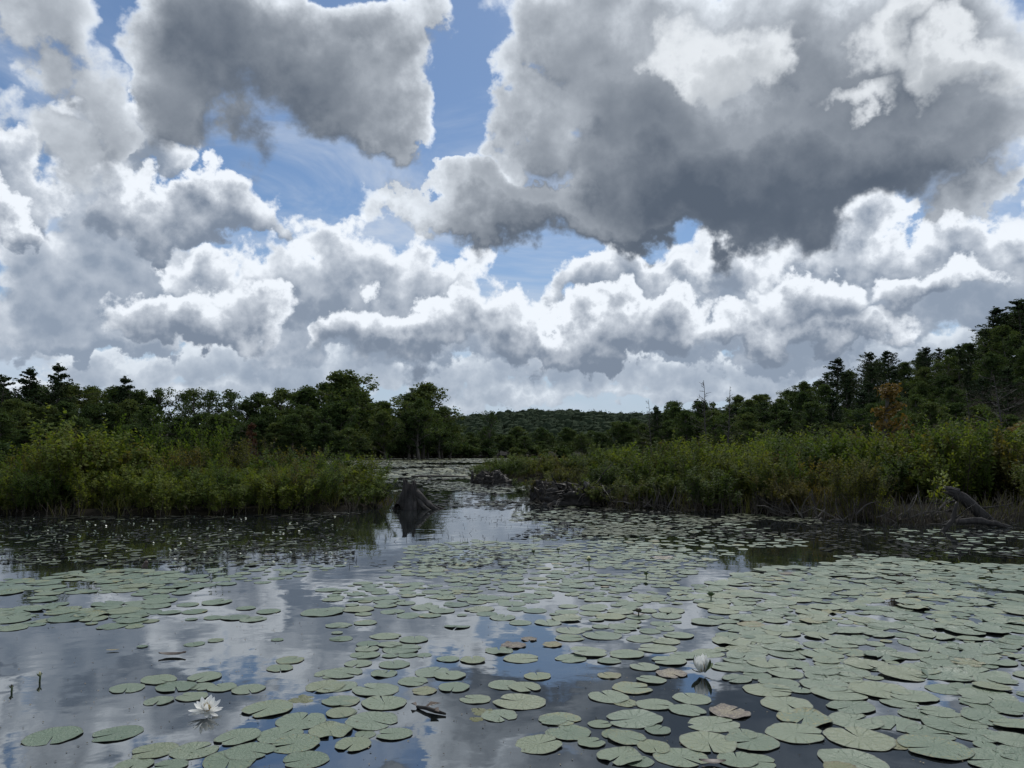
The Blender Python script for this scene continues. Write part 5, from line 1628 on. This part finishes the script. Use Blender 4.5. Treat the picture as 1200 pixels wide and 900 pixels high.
def bud(px, row, h, rad, mat, label, name='lily_bud'):
    p = water_at(px, row); o = empty(name, (p.x, p.y, 0)); prop(o, label, 'flower bud'); r = random.Random(int(px))
    m = MB(); m.tube([(0, 0, -.03), (.003, 0, h * .5), (0, 0, h * .62)], [.004, .004, .005], 6); m.build('stalk', MAT_SEPAL, o)
    m = MB(); m.tube([(0, 0, h * .5), (0, 0, h * .6), (0, 0, h * .75), (0, 0, h * .9), (0, 0, h)], [rad * .5, rad * .9, rad, rad * .75, rad * .15], 10); hd = m.build('head', mat, o)
    for k in range(4):
        petal_mesh(h * .42, rad * 1.5, .75, MAT_SEPAL, 'sepal', hd, pi / 2 * k, 50, rad * .35, h * .5)
    return o


bud(690, 663, .085, .022, MAT_BUD, 'pale yellow bud standing above the far carpet of pads')
bud(757, 678, .06, .016, MAT_SEPAL, 'dark green bud farther toward the reedy shore than the pale bud')
bud(833, 704, .065, .02, MAT_SEPAL, 'olive green closed bud at the near edge of the far carpet')
bud(748, 722, .05, .02, MAT_DARKLEAF, 'dark round bud sitting between overlapping pads')
bud(46, 799, .045, .0045, MAT_BUD, 'tiny pale bud on a thin stalk in empty grey water')
bud(13, 811, .032, .004, MAT_DARKLEAF, 'tiny dark bud on a thin stalk at the picture edge')
bud(625, 650, .05, .018, MAT_SEPAL, 'small dark bud at the back of the far carpet')
bud(654, 648, .05, .018, MAT_SEPAL, 'small dark bud near the pale bud, toward the channel')


def floating_leaf(px, row, wpx, label, mat=MAT_DARKLEAF, name='dead_leaf', lift=.3, cat='dead leaf'):
    p = water_at(px, row); R = wpx * .5 * p.y / F_PX; r = random.Random(int(px * 3)); m = MB()
    N, K = 8, 4
    for i in range(N + 1):
        f = i / N
        for k in range(K + 1):
            s = (k / K - .5) * 2; ww = R * .42 * sin(pi * (f * .94 + .03)) ** .7
            m.v.append(((f - .5) * 2 * R, s * ww, .006 + R * lift * (abs(s) * .35 + .5 * (2 * f - 1) ** 2 * r.uniform(.6, 1.2))))
    for i in range(N):
        for k in range(K): a = i * (K + 1) + k; m.f.append((a, a + K + 1, a + K + 2, a + 1)); m.m.append(0)
    o = m.build(name, mat); o.location = (p.x, p.y, 0); o.rotation_euler = (0, 0, r.uniform(-.4, .4)); prop(o, label, cat)


floating_leaf(202, 769, 30, 'curled brown dead leaf floating alone in grey water beyond the open flower')
floating_leaf(525, 670, 12, 'dark curled leaf at the channel edge of the far carpet')
floating_leaf(605, 646, 14, 'upturned dark leaf at the back of the far carpet')
floating_leaf(132, 763, 14, 'small tan leaf scrap drifting in empty grey water', MAT_PAD_BROWN, lift=.1)
floating_leaf(835, 896, 30, 'red-brown crumpled leaf at the lower picture edge')
floating_leaf(748, 722, 16, 'black upturned leaf by the dark round bud')
floating_leaf(317, 651, 14, 'dark leaf sticking up from the open water beyond the rafts')
p = water_at(505, 835); o = empty('floating_twig', (p.x, p.y, 0)); prop(o, 'short dark twig with a withered leaf floating in open water', 'twig')
m = MB(); m.tube([(-.06, .05, .006), (-.02, .015, .012), (.02, -.015, .01), (.06, -.035, .006)], [.006, .007, .008, .004], 7, lump=.3); m.build('stem', MAT_WETWOOD, o)
m = MB(); [m.leaf(Vector(b), Vector(d), Vector((0, 0, 1)), L, L * .3, fold=.01) for b, d, L in (((-.03, .02, .012), (1, .2, .2), .07), ((.0, 0, .012), (.6, -.8, .1), .06), ((-.06, .05, .008), (-.7, .5, .1), .035))]; m.build('withered_leaf', MAT_DARKLEAF, o)

# scraps, seeds and bubbles drifting on the surface
db = MB(); r_ = random.Random(66)
for k in range(1500):
    px, row = r_.uniform(-30, 1230), 640 + 270 * r_.random() ** 1.3
    w_ = water_at(px, row)
    if island(w_.x, w_.y) > -.1: continue
    q = r_.uniform(.0015, .006); a = r_.uniform(0, 6.28); d = Vector((cos(a), sin(a), 0)); e = Vector((-sin(a), cos(a), 0)) * r_.uniform(.25, .9)
    c = Vector((w_.x, w_.y, .0022))
    db.face((c - d * q, c + e * q * .7, c + d * q, c - e * q * .6 + Vector((0, 0, .002))))
prop(db.build('floating_debris', plain('drifting_scraps', (.13, .11, .07), .7, .3, .6, 3)), 'tiny scraps and seeds drifting on the pond surface', kind='stuff')
